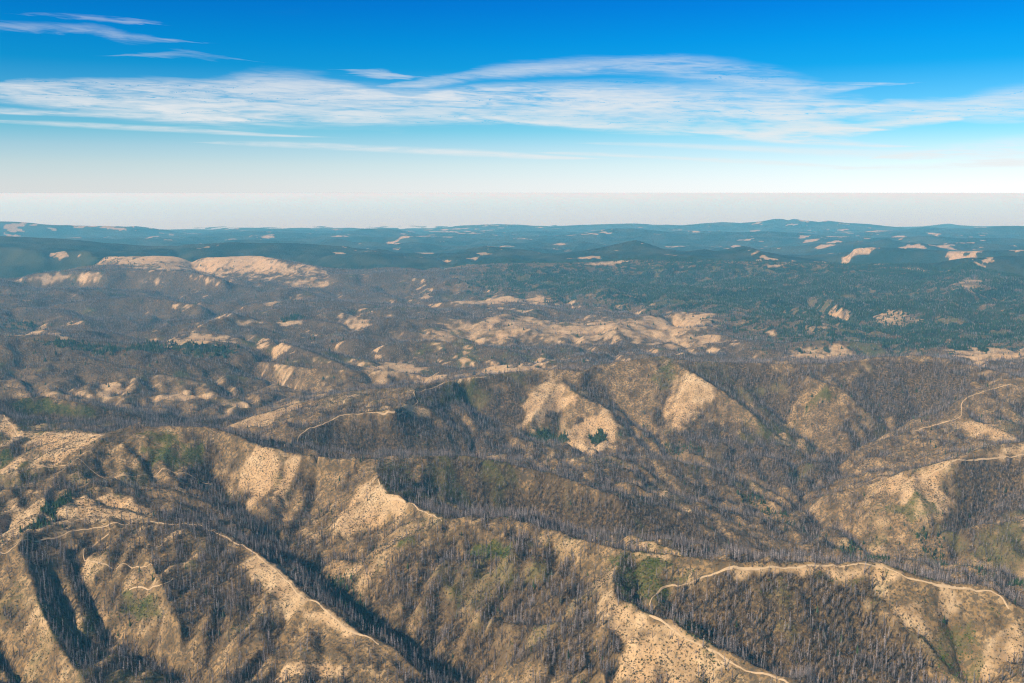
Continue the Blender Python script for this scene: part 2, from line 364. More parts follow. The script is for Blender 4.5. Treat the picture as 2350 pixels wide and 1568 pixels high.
# log-polar grid round the camera: fine near, coarse far
AZ = np.concatenate([np.linspace(-62, -33, 40, endpoint=False), np.linspace(-33, 33, 660, endpoint=False), np.linspace(33, 62, 41)])
AZR = np.radians(AZ)
LR = np.concatenate([np.linspace(math.log(1250), math.log(6000), 720, endpoint=False),
                     np.linspace(math.log(6000), math.log(14000), 290, endpoint=False),
                     np.linspace(math.log(14000), math.log(54000), 290)])
RR = np.exp(LR)
NR, NC = len(LR), len(AZ)
XX = RR[:, None] * np.sin(AZR)[None, :]
YY = RR[:, None] * np.cos(AZR)[None, :]
def to_grid(x, y):
    r = np.log(np.maximum(np.hypot(x, y), 1.0)); a = np.degrees(np.arctan2(x, y))
    return np.interp(r, LR, np.arange(NR)), np.interp(a, AZ, np.arange(NC))

# ---- numpy gradient noise in world metres
_rng = np.random.RandomState(7)
_perm = np.concatenate([_rng.permutation(512)] * 2)
_ga = _rng.rand(512) * 2 * math.pi
_gx, _gy = np.cos(_ga), np.sin(_ga)
def pnoise(x, y):
    xi = np.floor(x).astype(np.int64); yi = np.floor(y).astype(np.int64)
    xf = x - xi; yf = y - yi
    u = xf * xf * xf * (xf * (xf * 6 - 15) + 10); v = yf * yf * yf * (yf * (yf * 6 - 15) + 10)
    def g(ix, iy, dx, dy):
        h = _perm[(_perm[ix & 511] + iy) & 511]
        return _gx[h] * dx + _gy[h] * dy
    a = g(xi, yi, xf, yf); b = g(xi + 1, yi, xf - 1, yf)
    c = g(xi, yi + 1, xf, yf - 1); d = g(xi + 1, yi + 1, xf - 1, yf - 1)
    return ((a + (b - a) * u) * (1 - v) + (c + (d - c) * u) * v) * 1.5
def fbm(x, y, wl, octv=4, gain=0.5, off=0.0):
    s = 0; a = 1.0; f = 1.0 / wl
    for i in range(octv):
        s = s + a * pnoise(x * f + off + 17.3 * i, y * f - off + 5.7 * i); a *= gain; f *= 2.03
    return s
def ridged(x, y, wl, octv=3, gain=0.5, off=0.0):
    s = 0; a = 1.0; f = 1.0 / wl; tot = 0
    for i in range(octv):
        s = s + a * (1 - np.abs(pnoise(x * f + off + 11.1 * i, y * f + off * 0.7 - 3.9 * i)) * 2); tot += a; a *= gain; f *= 2.1
    return s / tot

def solve_heights():
    acc = np.zeros((NR, NC)); cnt = np.zeros((NR, NC)); vcnt = np.zeros((NR, NC))
    def put(P, step, valley=False):
        S = sample_line(P, step)
        gi, gj = to_grid(S[:, 0], S[:, 1])
        i = np.clip(np.rint(gi).astype(int), 0, NR - 1); j = np.clip(np.rint(gj).astype(int), 0, NC - 1)
        np.add.at(acc, (i, j), S[:, 2]); np.add.at(cnt, (i, j), 1)
        if valley: vcnt[i, j] = 1
    for L in RIDGES:
        put([at_z(u, v, z) for u, v, z in L], 6.0)
    for L in VALLEYS:
        put([at_z(u, v, z) for u, v, z in L], 6.0, True)
    for dist, L in FAR:
        S = sample_line([at_d(u, v, dist) for u, v in L], 60.0)
        S[:, 2] += dist / 40000.0 * (22 * pnoise(S[:, 0] / 900.0, S[:, 1] * 0 + dist / 777.0) + 12 * pnoise(S[:, 0] / 330.0, S[:, 1] * 0 + dist / 333.0))
        put(S, 25.0)
    rg = np.random.RandomState(5)              # lesser ridges overlapping between the drawn skylines
    for dist, v0, amp, n in ((17800, 577, 11, 6), (21500, 563, 10, 6), (25000, 552, 8, 5), (30500, 539, 6, 5), (35000, 531, 4, 5)):
        for k in range(n):
            uc = -150 + (k + rg.rand()) * 2650.0 / n; w = rg.uniform(220, 420); dd = dist * rg.uniform(0.965, 1.035)
            uu = np.linspace(uc - w, uc + w, 14)
            vv = v0 + amp * (0.3 * rg.randn(14) + 2.2 * ((uu - uc) / w) ** 2 - 0.6) + rg.uniform(-5, 6)
            put([at_d(a, b, dd * (1 + 0.02 * math.sin(a / 90.0))) for a, b in zip(uu, vv)], 40.0)
    def arc(r, z, a0, a1, wig=0.0):
        A = np.radians(np.linspace(a0, a1, 300))
        rr = r * (1 + wig * np.sin(A * 9.0) * 0.5 + wig * np.sin(A * 23.0 + 1.0) * 0.3)
        zz = z + np.sin(A * 14 + r) * 25
        put(np.stack([rr * np.sin(A), rr * np.cos(A), zz], 1), 40.0, True)
    arc(1251, 400, -62, 62); arc(53500, -60, -62, 62); arc(49500, -40, -62, 62)
    arc(43000, 5, -62, 62); arc(36500, 100, -62, 62, 0.02); arc(23500, 300, -30, 34, 0.015); arc(29000, 200, 2, 34, 0.01); arc(19600, 340, -62, 62, 0.02)
    arc(13500, 450, -30, -4, 0.02); arc(13700, 430, 14, 34, 0.01)
    arc(16200, 380, -2, 26, 0.015)
    for a in (-62, 62):                       # rolling ground well outside the frame
        A = math.radians(a)
        rr = np.linspace(1400, 30000, 40)
        put(np.stack([rr * math.sin(A), rr * math.cos(A), 500 + 120 * np.sin(rr / 900.0)], 1), 50.0)
    # nested relaxation
    h = None
    for s in (16, 8, 4, 2, 1):
        nr, nc = (NR + s - 1) // s, (NC + s - 1) // s
        a2 = np.zeros((nr * s, nc * s)); c2 = np.zeros((nr * s, nc * s))
        a2[:NR, :NC] = acc; c2[:NR, :NC] = cnt
        a2 = a2.reshape(nr, s, nc, s).sum((1, 3)); c2 = c2.reshape(nr, s, nc, s).sum((1, 3))
        m = c2 > 0; tgt = np.where(m, a2 / np.maximum(c2, 1), 0)
        if h is None: h = np.full((nr, nc), 450.0)
        else: h = np.repeat(np.repeat(h, 2, 0), 2, 1)[:nr, :nc]
        dr = np.gradient(LR)[::s][:nr]; dc = np.gradient(AZR)[::s][:nc]
        wr = (1 / dr ** 2)[:, None]; wc = (1 / dc ** 2)[None, :]
        for it in range(240 if s > 2 else 110):
            p = np.pad(h, 1, mode='edge')
            n = (wr * (p[:-2, 1:-1] + p[2:, 1:-1]) + wc * (p[1:-1, :-2] + p[1:-1, 2:])) / (2 * wr + 2 * wc)
            h = h + 1.0 * (n - h)
            h = np.where(m, tgt, h)
    return h, cnt > 0, vcnt > 0, np.where(cnt > 0, acc / np.maximum(cnt, 1), 0)

def blur(h, n):
    for _ in range(n):
        p = np.pad(h, 1, mode='edge')
        h = (p[1:-1, 1:-1] * 4 + (p[:-2, 1:-1] + p[2:, 1:-1] + p[1:-1, :-2] + p[1:-1, 2:]) * 2 + p[:-2, :-2] + p[:-2, 2:] + p[2:, :-2] + p[2:, 2:]) / 16
    return h

def fill_pits(h, iters, sink=None):
    """raise closed hollows until they drain"""
    w = np.full_like(h, 1e6)
    w[0] = h[0]; w[-1] = h[-1]; w[:, 0] = h[:, 0]; w[:, -1] = h[:, -1]
    if sink is not None: w = np.where(sink, h, w)
    for k in range(iters):
        p = np.pad(w, 1, mode='edge')
        m = np.minimum(np.minimum(p[:-2, 1:-1], p[2:, 1:-1]), np.minimum(p[1:-1, :-2], p[1:-1, 2:]))
        m = np.minimum(m, np.minimum(np.minimum(p[:-2, :-2], p[2:, 2:]), np.minimum(p[2:, :-2], p[:-2, 2:])))
        nw = np.maximum(h, m + 0.02)
        if k % 50 == 49 and np.abs(nw - w).max() < 0.01: break
        w = np.minimum(w, nw)
    return np.where(w > 1e5, h, w)

def flow_carve(h, cell, depth, iters):
    """carve branching gullies along the run-off"""
    p = np.pad(h, 1, mode='edge')
    offs = [(-1, -1), (-1, 0), (-1, 1), (0, -1), (0, 1), (1, -1), (1, 0), (1, 1)]
    w = []
    for di, dj in offs:
        q = p[1 + di:p.shape[0] - 1 + di, 1 + dj:p.shape[1] - 1 + dj]
        L = math.hypot(di, dj)
        w.append(np.maximum(h - q, 0) / L)
    w = np.array(w) ** 4 + 1e-30
    w /= w.sum(0)
    A = np.ones_like(h)
    wi = []
    for k, (di, dj) in enumerate(offs):       # inflow from neighbour at -offset
        t = np.pad(w[k], 1)
        wi.append(t[1 - di:t.shape[0] - 1 - di, 1 - dj:t.shape[1] - 1 - dj].copy())
    for it in range(iters):
        pa = np.pad(A, 1)
        s = np.ones_like(A)
        for k, (di, dj) in enumerate(offs):
            s += wi[k] * pa[1 - di:pa.shape[0] - 1 - di, 1 - dj:pa.shape[1] - 1 - dj]
        A = s
    return A

def make_terrain():
    h, fixed, vmask, target = solve_heights()
    h = blur(h, 4)
    d = np.where(fixed, 0.0, 1e3)
    for _ in range(26):                        # rough distance (in cells) from the drawn lines
        p = np.pad(d, 1, mode='edge')
        d = np.minimum(d, np.minimum(np.minimum(p[:-2, 1:-1], p[2:, 1:-1]), np.minimum(p[1:-1, :-2], p[1:-1, 2:])) + 1)
    d = np.minimum(d, 26)
    wgt = blur(np.clip(d / 18.0, 0.0, 1), 4)
    wx = XX + 90 * fbm(XX, YY, 500, 2, off=3.0); wy = YY + 90 * fbm(XX, YY, 500, 2, off=9.0)
    near = np.clip((9000 - RR) / 5000, 0, 1)[:, None]; far = 1 - near
    mid = np.clip((RR - 5000) / 2500, 0, 1)[:, None] * np.clip((15000 - RR) / 4000, 0, 1)[:, None]
    h += wgt * near * (42 * (ridged(wx, wy, 420, 3) - 0.55) + 20 * (ridged(wx, wy, 150, 2, off=4.0) - 0.55))
    h += wgt * mid * (105 * (ridged(wx, wy, 2300, 2, off=2.0) - 0.55) + 58 * (ridged(wx, wy, 800, 3, off=12.0) - 0.5))
    h += wgt * far * (np.clip((RR - 13000) / 6000, 0.45, 1.0)[:, None] * 160 * (ridged(wx, wy, 2100, 4, 0.55, off=6.0) - 0.5))
    h += wgt * np.clip((RR - 13500) / 2000, 0, 1)[:, None] * 70 * (ridged(wx, wy, 720, 3, 0.55, off=16.0) - 0.5)
    h += (0.25 + 0.75 * wgt) * (5 * near + 9 * far) * fbm(XX, YY, 130, 3, off=1.0)
    # run-off gullies on a half-size grid
    sk = vmask.copy(); sk[:-1] |= vmask[1:]; sk[:, :-1] |= vmask[:, 1:]; sk[:-1, :-1] |= vmask[1:, 1:]
    sk = sk[::2, ::2]
    hh = fill_pits(h[::2, ::2], 300, sk)
    cell = (RR[::2] * 0.0042)[:, None]
    for k, it in enumerate((110, 110)):
        A = flow_carve(hh, cell, 1.0, it)
        inc = np.minimum(np.log1p(A / 10.0), 3.2)
        inc = blur(inc, 1)
        hh = hh - inc * np.clip(cell, 11, 22) * (0.55 if k == 0 else 0.35)
        hh = fill_pits(hh, 300, sk)
    A = flow_carve(hh, cell, 1.0, 110)
    dh = hh - h[::2, ::2]
    gi = np.minimum(np.arange(NR) / 2.0, hh.shape[0] - 1); gj = np.minimum(np.arange(NC) / 2.0, hh.shape[1] - 1)
    def up(a):
        i0 = gi.astype(int); i1 = np.minimum(i0 + 1, a.shape[0] - 1); fi = (gi - i0)[:, None]
        b = a[i0] * (1 - fi) + a[i1] * fi
        j0 = gj.astype(int); j1 = np.minimum(j0 + 1, a.shape[1] - 1); fj = (gj - j0)[None, :]
        return b[:, j0] * (1 - fj) + b[:, j1] * fj
    h = h + up(dh)
    h = blur(h, 1)
    crest = fixed & ~vmask                     # bring the drawn crests back to their height
    lim = np.where((RR > 5600) & (RR < 14500), 9.0, 60.0)[:, None]
    want = np.clip(np.where(crest, target - h, 0), -10, lim)
    res = want.copy()
    for _ in range(16):
        res = np.where(crest, want, blur(res, 1))
    h += res
    h += (4.0 * fbm(XX, YY, 75, 3, off=8.0) + 5.0 * (ridged(XX + 0.4 * wx, YY, 62, 3, off=14.0) - 0.5)) * near
    return h, up(np.log1p(A / 8.0))

HH, FLOW = make_terrain()

def grid_sample(a, x, y):
    gi, gj = to_grid(np.asarray(x), np.asarray(y))
    i0 = np.clip(gi.astype(int), 0, NR - 2); j0 = np.clip(gj.astype(int), 0, NC - 2)
    fi = gi - i0; fj = gj - j0
    return (a[i0, j0] * (1 - fi) + a[i0 + 1, j0] * fi) * (1 - fj) + (a[i0, j0 + 1] * (1 - fi) + a[i0 + 1, j0 + 1] * fi) * fj
def ground(x, y):
    return grid_sample(HH, x, y)
# slope and shape
def _normals():
    P = np.stack([XX, YY, HH], -1)
    du = np.gradient(P, axis=1); dv = np.gradient(P, axis=0)
    n = np.cross(du, dv); n /= np.linalg.norm(n, axis=-1, keepdims=True)
    return n
NORM = _normals()
VIS = ((HH - CAM_Z) / RR[:, None]); VIS = VIS >= np.maximum.accumulate(VIS, axis=0) - (45.0 / RR)[:, None]   # in sight of the viewpoint
def hit(u, v, margin=3.0):
    """first ground point under a pixel of the photograph"""
    d = pix_dir(u, v); rr = RR / math.hypot(d[0], d[1])
    x, y, z = d[0] * rr, d[1] * rr, CAM_Z + d[2] * rr
    below = z < ground(x, y) + margin
    k = int(np.argmax(below)) if below.any() else len(rr) - 1
    return np.array([x[k], y[k], ground(x[k:k + 1], y[k:k + 1])[0]])

build_world()

# ------------------------------------------------------------------ land cover (world-space patches)
BARE = [
    (1.0, [(1262, 850), (1318, 900), (1330, 915), (1300, 925), (1262, 945), (1215, 975), (1185, 975), (1200, 950), (1212, 910), (1240, 880)]),
    (0.9, [(1390, 930), (1402, 945), (1420, 995), (1405, 1020), (1365, 1035), (1310, 1030), (1290, 1000), (1330, 975), (1360, 945)]),
    (0.75, [(1590, 858), (1655, 898), (1640, 930), (1590, 960), (1560, 985), (1545, 960), (1550, 900)]),
    (0.9, [(850, 1100), (875, 1125), (890, 1145), (935, 1150), (920, 1180), (860, 1200), (780, 1230), (760, 1215), (800, 1160), (830, 1110)]),
    (0.85, [(580, 1030), (625, 1030), (625, 1100), (600, 1150), (570, 1160), (545, 1130), (555, 1080)]),
    (0.8, [(640, 1045), (690, 1045), (680, 1080), (660, 1130), (655, 1190), (620, 1190), (635, 1120)]),
    (0.85, [(0, 1165), (100, 1140), (230, 1140), (350, 1165), (340, 1190), (230, 1210), (150, 1200), (100, 1215), (0, 1250)]),
    (0.9, [(570, 1285), (640, 1295), (700, 1370), (690, 1395), (650, 1405), (620, 1400), (600, 1360), (565, 1320)]),
    (0.7, [(680, 1400), (760, 1410), (830, 1455), (800, 1470), (730, 1440)]),
    (0.9, [(640, 1530), (700, 1515), (760, 1520), (790, 1560), (640, 1570)]),
    (0.7, [(1370, 1340), (1410, 1365), (1480, 1405), (1560, 1450), (1640, 1495), (1700, 1530), (1620, 1550), (1500, 1568), (1400, 1560), (1440, 1480), (1400, 1420), (1370, 1400)]),
    (0.6, [(1640, 1297), (1750, 1294), (1950, 1295), (2010, 1294), (2080, 1318), (2050, 1332), (1950, 1320), (1800, 1315), (1700, 1325), (1640, 1312)]),
    (0.7, [(2150, 1345), (2180, 1350), (2200, 1400), (2190, 1440), (2150, 1420)]),
    (0.5, [(2040, 1380), (2120, 1390), (2140, 1470), (2060, 1440)]),
    (0.6, [(2250, 1470), (2350, 1420), (2350, 1500), (2270, 1568), (2220, 1560)]),
    (0.8, [(2000, 1105), (2100, 1078), (2180, 1058), (2270, 1030), (2350, 1018), (2350, 1040), (2250, 1050), (2180, 1075), (2150, 1110), (2190, 1160), (2170, 1200), (2100, 1190), (2070, 1150), (2040, 1130)]),
    (0.8, [(2190, 957), (2230, 970), (2290, 978), (2335, 1007), (2280, 1012), (2220, 987)]),
    (0.75, [(54, 996), (180, 989), (240, 994), (200, 1020), (120, 1070), (60, 1090), (100, 1040)]),
    (0.85, [(0, 960), (40, 975), (54, 996), (20, 1020), (0, 1030)]),
    (0.9, [(0, 1077), (60, 1045), (55, 1060), (0, 1105)]),
    (1.0, [(521, 980), (600, 948), (690, 927), (685, 937), (620, 967), (540, 984)]),
    (0.8, [(900, 940), (945, 915), (985, 945), (975, 955), (905, 950)]),
    (1.0, [(238, 876), (262, 870), (280, 895), (255, 915), (240, 915)]),
    (0.9, [(220, 890), (235, 900), (238, 920), (222, 915)]),
    (0.75, [(330, 917), (430, 897), (490, 900), (480, 917), (400, 917)]),
    (0.8, [(817, 850), (870, 830), (930, 828), (975, 848), (930, 870), (860, 875)]),
    (1.0, [(960, 878), (1005, 858), (1035, 862), (1000, 875)]),
    (1.0, [(1100, 855), (1130, 838), (1230, 835), (1240, 850), (1150, 857)]),
    (0.62, [(960, 772), (1080, 737), (1200, 724), (1300, 737), (1400, 737), (1490, 730), (1640, 718), (1600, 762), (1660, 787), (1540, 792), (1400, 787), (1250, 777), (1100, 787), (980, 792)]),
    (0.9, [(1265, 767), (1280, 747), (1325, 747), (1355, 774), (1300, 777)]),
    (0.6, [(1380, 747), (1480, 727), (1500, 747), (1440, 767), (1390, 777)]),
    (0.95, [(1490, 730), (1560, 718), (1632, 718), (1600, 752), (1570, 762), (1530, 747)]),
    (0.6, [(1540, 772), (1600, 762), (1660, 777), (1650, 792), (1560, 787)]),
    (0.6, [(980, 762), (1080, 737), (1150, 724), (1230, 737), (1160, 752), (1080, 767), (1000, 782)]),
    (0.8, [(770, 737), (820, 722), (850, 747), (800, 762)]),
    (0.7, [(1800, 808), (1890, 793), (1960, 813), (1900, 827), (1810, 824)]),
    (0.9, [(2180, 803), (2350, 802), (2350, 818), (2200, 818)]),
    (1.0, [(120, 580), (188, 576), (252, 588), (437, 588), (588, 587), (640, 597), (722, 614), (768, 626), (720, 632), (640, 630), (560, 634), (480, 624), (380, 622), (330, 607), (250, 600), (160, 592)]),
    (0.9, [(75, 642), (90, 632), (170, 626), (240, 632), (240, 642), (160, 647), (100, 657)]),
    (0.95, [(1040, 692), (1120, 686), (1264, 688), (1262, 698), (1160, 694), (1060, 698)]),
    (0.9, [(960, 684), (975, 678), (990, 680), (985, 686)]),
    (0.8, [(390, 794), (420, 767), (520, 770), (545, 787), (480, 785), (420, 792)]),
    (1.0, [(20, 768), (70, 757), (95, 764), (60, 770)]),
    (1.0, [(115, 767), (130, 760), (165, 777), (140, 782)]),
    (0.9, [(1340, 607), (1400, 600), (1440, 596), (1440, 602), (1390, 610)]),
    (0.8, [(1300, 592), (1360, 594), (1330, 598)]),
    (0.6, [(2185, 652), (2205, 642), (2255, 644), (2255, 667), (2210, 667)]),
    (1.0, [(2080, 614), (2160, 608), (2140, 617), (2090, 620)]),
    (0.55, [(2040, 707), (2080, 712), (2090, 732), (2150, 747), (2050, 752), (2000, 742)]),
    (0.7, [(1895, 722), (1940, 716), (1950, 724), (1905, 728)]),
    (0.7, [(1880, 745), (1925, 740), (1930, 752), (1890, 756)]),
    (0.8, [(1760, 608), (1800, 604), (1795, 612), (1765, 614)]),
    (0.8, [(1082, 550), (1160, 548), (1230, 546), (1200, 554), (1130, 558)]),
    (0.8, [(1290, 554), (1345, 540), (1360, 550), (1320, 558)]),
    (0.9, [(1600, 550), (1680, 537), (1670, 547), (1620, 554)]),
    (0.9, [(1760, 534), (1850, 537), (1890, 543), (1820, 547), (1770, 542)]),
    (0.8, [(2020, 562), (2090, 572), (2160, 587), (2100, 592), (2040, 577)]),
    (0.7, [(1900, 556), (1960, 552), (1970, 566), (1910, 570)]),
    (0.6, [(640, 650), (720, 640), (760, 650), (690, 662)]),
    (0.7, [(540, 740), (590, 733), (600, 742), (550, 748)]),
    (0.8, [(630, 740), (690, 735), (690, 745), (640, 748)]),
    (0.6, [(600, 700), (680, 680), (700, 686), (620, 706)]),
    (0.8, [(610, 870), (660, 850), (665, 880), (630, 885)]),
]
GREEN = [
    (0.95, [(20, 922), (101, 914), (185, 927), (230, 942), (200, 965), (120, 965), (40, 952)]),
    (0.7, [(320, 987), (400, 987), (450, 1012), (470, 1062), (400, 1082), (330, 1052), (310, 1012)]),
    (1.0, [(1070, 1262), (1110, 1247), (1170, 1252), (1190, 1280), (1130, 1290), (1080, 1280)]),
    (0.6, [(1390, 1292), (1440, 1272), (1560, 1288), (1620, 1298), (1560, 1330), (1500, 1380), (1420, 1350)]),
    (0.5, [(2060, 1150), (2090, 1130), (2150, 1150), (2170, 1190), (2100, 1200), (2010, 1170)]),
    (0.45, [(950, 908), (1060, 882), (1150, 872), (1130, 890), (1020, 920), (970, 930)]),
    (0.6, [(1850, 932), (1900, 897), (1930, 897), (1880, 932), (1840, 957)]),
    (0.5, [(2140, 1430), (2230, 1440), (2270, 1520), (2200, 1568), (2140, 1540)]),
    (0.6, [(2290, 1387), (2330, 1402), (2300, 1422), (2250, 1402)]),
    (0.9, [(0, 1037), (40, 1032), (30, 1062), (0, 1077)]),
    (0.6, [(270, 1360), (360, 1360), (380, 1400), (330, 1430), (270, 1410)]),
    (0.5, [(1090, 1062), (1180, 1067), (1240, 1102), (1190, 1122), (1110, 1092)]),
    (0.5, [(880, 1077), (960, 1062), (985, 1092), (920, 1112)]),
    (0.5, [(990, 677), (1080, 672), (1110, 682), (1060, 688), (1000, 686)]),
    (0.5, [(1480, 870), (1540, 830), (1570, 850), (1520, 900)]),
    (0.5, [(1730, 965), (1760, 950), (1800, 990), (1760, 1010)]),
    (0.7, [(900, 1260), (950, 1240), (960, 1260), (910, 1290)]),
    (0.5, [(1850, 1310), (2000, 1325), (1990, 1345), (1870, 1330)]),
]
LIVE = [
    (1.0, [(70, 774), (190, 787), (280, 794), (370, 790), (487, 785), (540, 794), (545, 812), (480, 817), (380, 812), (260, 810), (150, 802)]),
    (0.95, [(1640, 717), (1730, 737), (1820, 777), (1900, 803), (2100, 811), (2350, 803), (2500, 803), (2500, 595), (2350, 590), (2220, 597), (2100, 607), (1996, 612), (1900, 608), (1680, 602), (1560, 596), (1400, 606), (1250, 607), (1080, 627), (1080, 660), (1180, 665), (1280, 680), (1400, 695), (1500, 705), (1580, 708)]),
    (1.0, [(85, 1175), (150, 1130), (155, 1147), (110, 1190)]),
    (0.9, [(30, 1225), (90, 1190), (130, 1187), (100, 1212)]),
    (0.9, [(1200, 992), (1260, 977), (1300, 1002), (1310, 1017), (1240, 1012)]),
    (1.0, [(1350, 1002), (1375, 987), (1385, 1012), (1365, 1027)]),
    (0.35, [(1500, 1015), (1560, 1010), (1600, 1035), (1560, 1055)]),
    (0.5, [(740, 1320), (790, 1335), (850, 1430), (910, 1462), (850, 1452), (780, 1395)]),
    (0.45, [(2080, 1195), (2150, 1245), (2230, 1302), (2350, 1332), (2350, 1347), (2220, 1312), (2100, 1252)]),
    (0.4, [(1690, 1130), (1740, 1140), (1850, 1220), (2050, 1290), (1990, 1270), (1800, 1200)]),
    (0.5, [(0, 740), (60, 735), (110, 755), (60, 765), (0, 762)]),
    (0.6, [(640, 735), (690, 720), (700, 732), (650, 742)]),
    (0.5, [(240, 580), (380, 590), (330, 612), (250, 605)]),
    (0.9, [(-100, 566), (0, 572), (107, 582), (120, 610), (0, 622), (-100, 626)]),
]
DENSE = [
    (0.9, [(-60, 778), (60, 778), (190, 795), (400, 815), (560, 818), (640, 850), (690, 872), (560, 880), (480, 870), (300, 862), (220, 865), (0, 870), (-60, 870)]),
    (0.7, [(1560, 834), (1720, 840), (1900, 844), (1850, 900), (1800, 960), (1720, 930), (1660, 885)]),
    (0.8, [(2000, 832), (2180, 827), (2300, 862), (2200, 905), (2150, 960), (2020, 965), (1960, 905)]),
    (0.9, [(1500, 1000), (1600, 985), (1740, 990), (1850, 1040), (1960, 1040), (1900, 1130), (1780, 1110), (1620, 1060)]),
    (0.8, [(2200, 1080), (2350, 1050), (2350, 1180), (2200, 1200), (2190, 1140)]),
    (0.8, [(2120, 1215), (2350, 1200), (2350, 1310), (2200, 1290)]),
    (0.6, [(1000, 892), (1200, 872), (1230, 920), (1150, 980), (1060, 960), (980, 925)]),
    (0.6, [(700, 985), (900, 957), (1050, 977), (1180, 1010), (1200, 1040), (950, 1045), (760, 1035)]),
    (0.8, [(60, 945), (230, 945), (400, 965), (520, 980), (300, 972), (80, 975)]),
    (1.0, [(1640, 1322), (1720, 1312), (1850, 1322), (1990, 1342), (2010, 1420), (2080, 1470), (2140, 1568), (2140, 1640), (1850, 1640), (1850, 1568), (1740, 1520), (1600, 1455), (1520, 1400), (1560, 1350)]),
    (-0.9, [(2010, 1342), (2280, 1352), (2350, 1404), (2350, 1500), (2240, 1568), (2150, 1568), (2080, 1450)]),
    (0.9, [(420, 1085), (480, 1090), (600, 1170), (660, 1245), (740, 1310), (860, 1420), (830, 1440), (700, 1340), (620, 1260), (540, 1200), (460, 1130)]),
    (0.6, [(1000, 1250), (1200, 1230), (1330, 1290), (1380, 1400), (1400, 1500), (1300, 1568), (1050, 1500), (900, 1420), (850, 1340)]),
    (-0.5, [(560, 1270), (700, 1370), (830, 1460), (780, 1500), (640, 1420), (560, 1340)]),
    (0.8, [(1000, 1060), (1300, 1110), (1400, 1160), (1600, 1200), (1700, 1260), (1300, 1210), (1020, 1180), (900, 1110)]),
    (-0.5, [(150, 1010), (330, 1000), (470, 1080), (420, 1110), (200, 1110), (120, 1080)]),
    (0.7, [(430, 1250), (520, 1250), (600, 1420), (560, 1500), (480, 1400)]),
]
def world_poly(P):
    """plan-view outline of a patch of ground"""
    out = []
    for (u, v), (u2, v2) in zip(P, P[1:] + P[:1]):
        out.append(hit(u, v)[:2])
    return np.array(out)
def poly_field(P, soft):
    """0..1 inside a world-space outline, edges frayed over soft metres"""
    f = np.zeros((NR, NC))
    lo, hi = P.min(0) - 250, P.max(0) + 250
    m = (XX > lo[0]) & (XX < hi[0]) & (YY > lo[1]) & (YY < hi[1])
    if not m.any(): return f
    x = XX[m] + WX[m] * soft; y = YY[m] + WY[m] * soft
    dmin = np.full(x.shape, 1e9); ins = np.zeros(x.shape, bool)
    for a, b in zip(P, np.roll(P, -1, 0)):
        e = b - a; L = max(e @ e, 1e-6)
        t = np.clip(((x - a[0]) * e[0] + (y - a[1]) * e[1]) / L, 0, 1)
        dmin = np.minimum(dmin, np.hypot(x - a[0] - t * e[0], y - a[1] - t * e[1]))
        c = ((a[1] > y) != (b[1] > y))
        with np.errstate(divide='ignore', invalid='ignore'):
            ins ^= c & (x < (b[0] - a[0]) * (y - a[1]) / (b[1] - a[1]) + a[0])
    sdist = np.where(ins, dmin, -dmin)
    f[m] = np.clip(0.5 + sdist / soft, 0, 1)
    return f
WX, WY = fbm(XX, YY, 60, 3, off=21.0) + 0.8 * fbm(XX, YY, 170, 2, off=25.0), fbm(XX, YY, 60, 3, off=31.0) + 0.8 * fbm(XX, YY, 170, 2, off=35.0)
def cover_of(polys, softk=0.008, farsoft=0.035):
    tot = np.zeros((NR, NC))
    for s, P in polys:
        wp = world_poly(P)
        dist = float(np.hypot(*wp.mean(0)))
        area = abs(np.dot(wp[:, 0], np.roll(wp[:, 1], 1)) - np.dot(wp[:, 1], np.roll(wp[:, 0], 1))) / 2
        f = poly_field(wp, max(14.0, min(dist * (softk if dist < 6000 else farsoft), 0.16 * math.sqrt(area)))) * s
        tot = np.where(np.abs(f) > np.abs(tot), f, tot)
    return tot
c_bare = cover_of(BARE); c_green = 0.9 * cover_of(GREEN, 0.03); c_live = cover_of(LIVE, 0.008, 0.055); c_dense = cover_of(DENSE, 0.015)
SM = np.clip(blur(HH, 14), -100, 3000)
convex = (HH - SM) / (RR * 0.004)[:, None]                      # >0 on crests, <0 in hollows
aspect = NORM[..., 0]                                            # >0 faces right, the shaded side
steep = 1 - NORM[..., 2]
nl = fbm(XX, YY, 700, 3, off=41.0); nm = fbm(XX, YY, 220, 3, off=43.0); ns = fbm(XX, YY, 70, 3, off=47.0)
farw = np.clip((RR - 12850) / 700, 0, 1)[:, None]
midw = np.clip((RR - 5200) / 1200, 0, 1)[:, None] * (1 - farw)
nearw = 1 - midw - farw
# soil shows on sunny crests and spurs
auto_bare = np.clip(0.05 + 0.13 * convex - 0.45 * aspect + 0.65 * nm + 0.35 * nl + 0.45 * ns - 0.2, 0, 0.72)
auto_mid = np.clip((0.22 * convex - 1.5 * aspect + 0.55 * nm + 0.4 * nl + 0.6 * ns - 0.62) * 1.9, 0, 0.8)  # tan scars, pushed onto sun-facing slopes to paint lit relief into valley hills
auto_far = np.clip((0.25 * np.clip(convex, -1, 1) + 0.95 * fbm(XX, YY, 700, 5, 0.6, off=51.0) + 0.55 * fbm(XX, YY, 3200, 2, off=53.0) - 0.52) * 3.4, 0, 0.8)
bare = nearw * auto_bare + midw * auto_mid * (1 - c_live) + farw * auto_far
c_bare = c_bare * (1 - farw) + farw * c_bare * np.clip(0.5 + 2.2 * fbm(XX, YY, 800, 4, 0.65, off=71.0), 0, 1.1)
c_live = np.clip(c_live + (ns * 0.25 + nm * 0.35 * midw) * (c_live > 0.02), 0, 1)
gaps = np.clip((nm + 0.7 * ns + 0.5 * nl - 0.22 - 0.2 * aspect) * 2.5, 0, 1)
live = np.clip(c_live * (1 - 0.85 * midw * gaps), 0, 1)
live = np.maximum(live * (1 - 0.95 * midw * np.clip(c_bare * 1.3, 0, 1)), farw * (1 - bare))
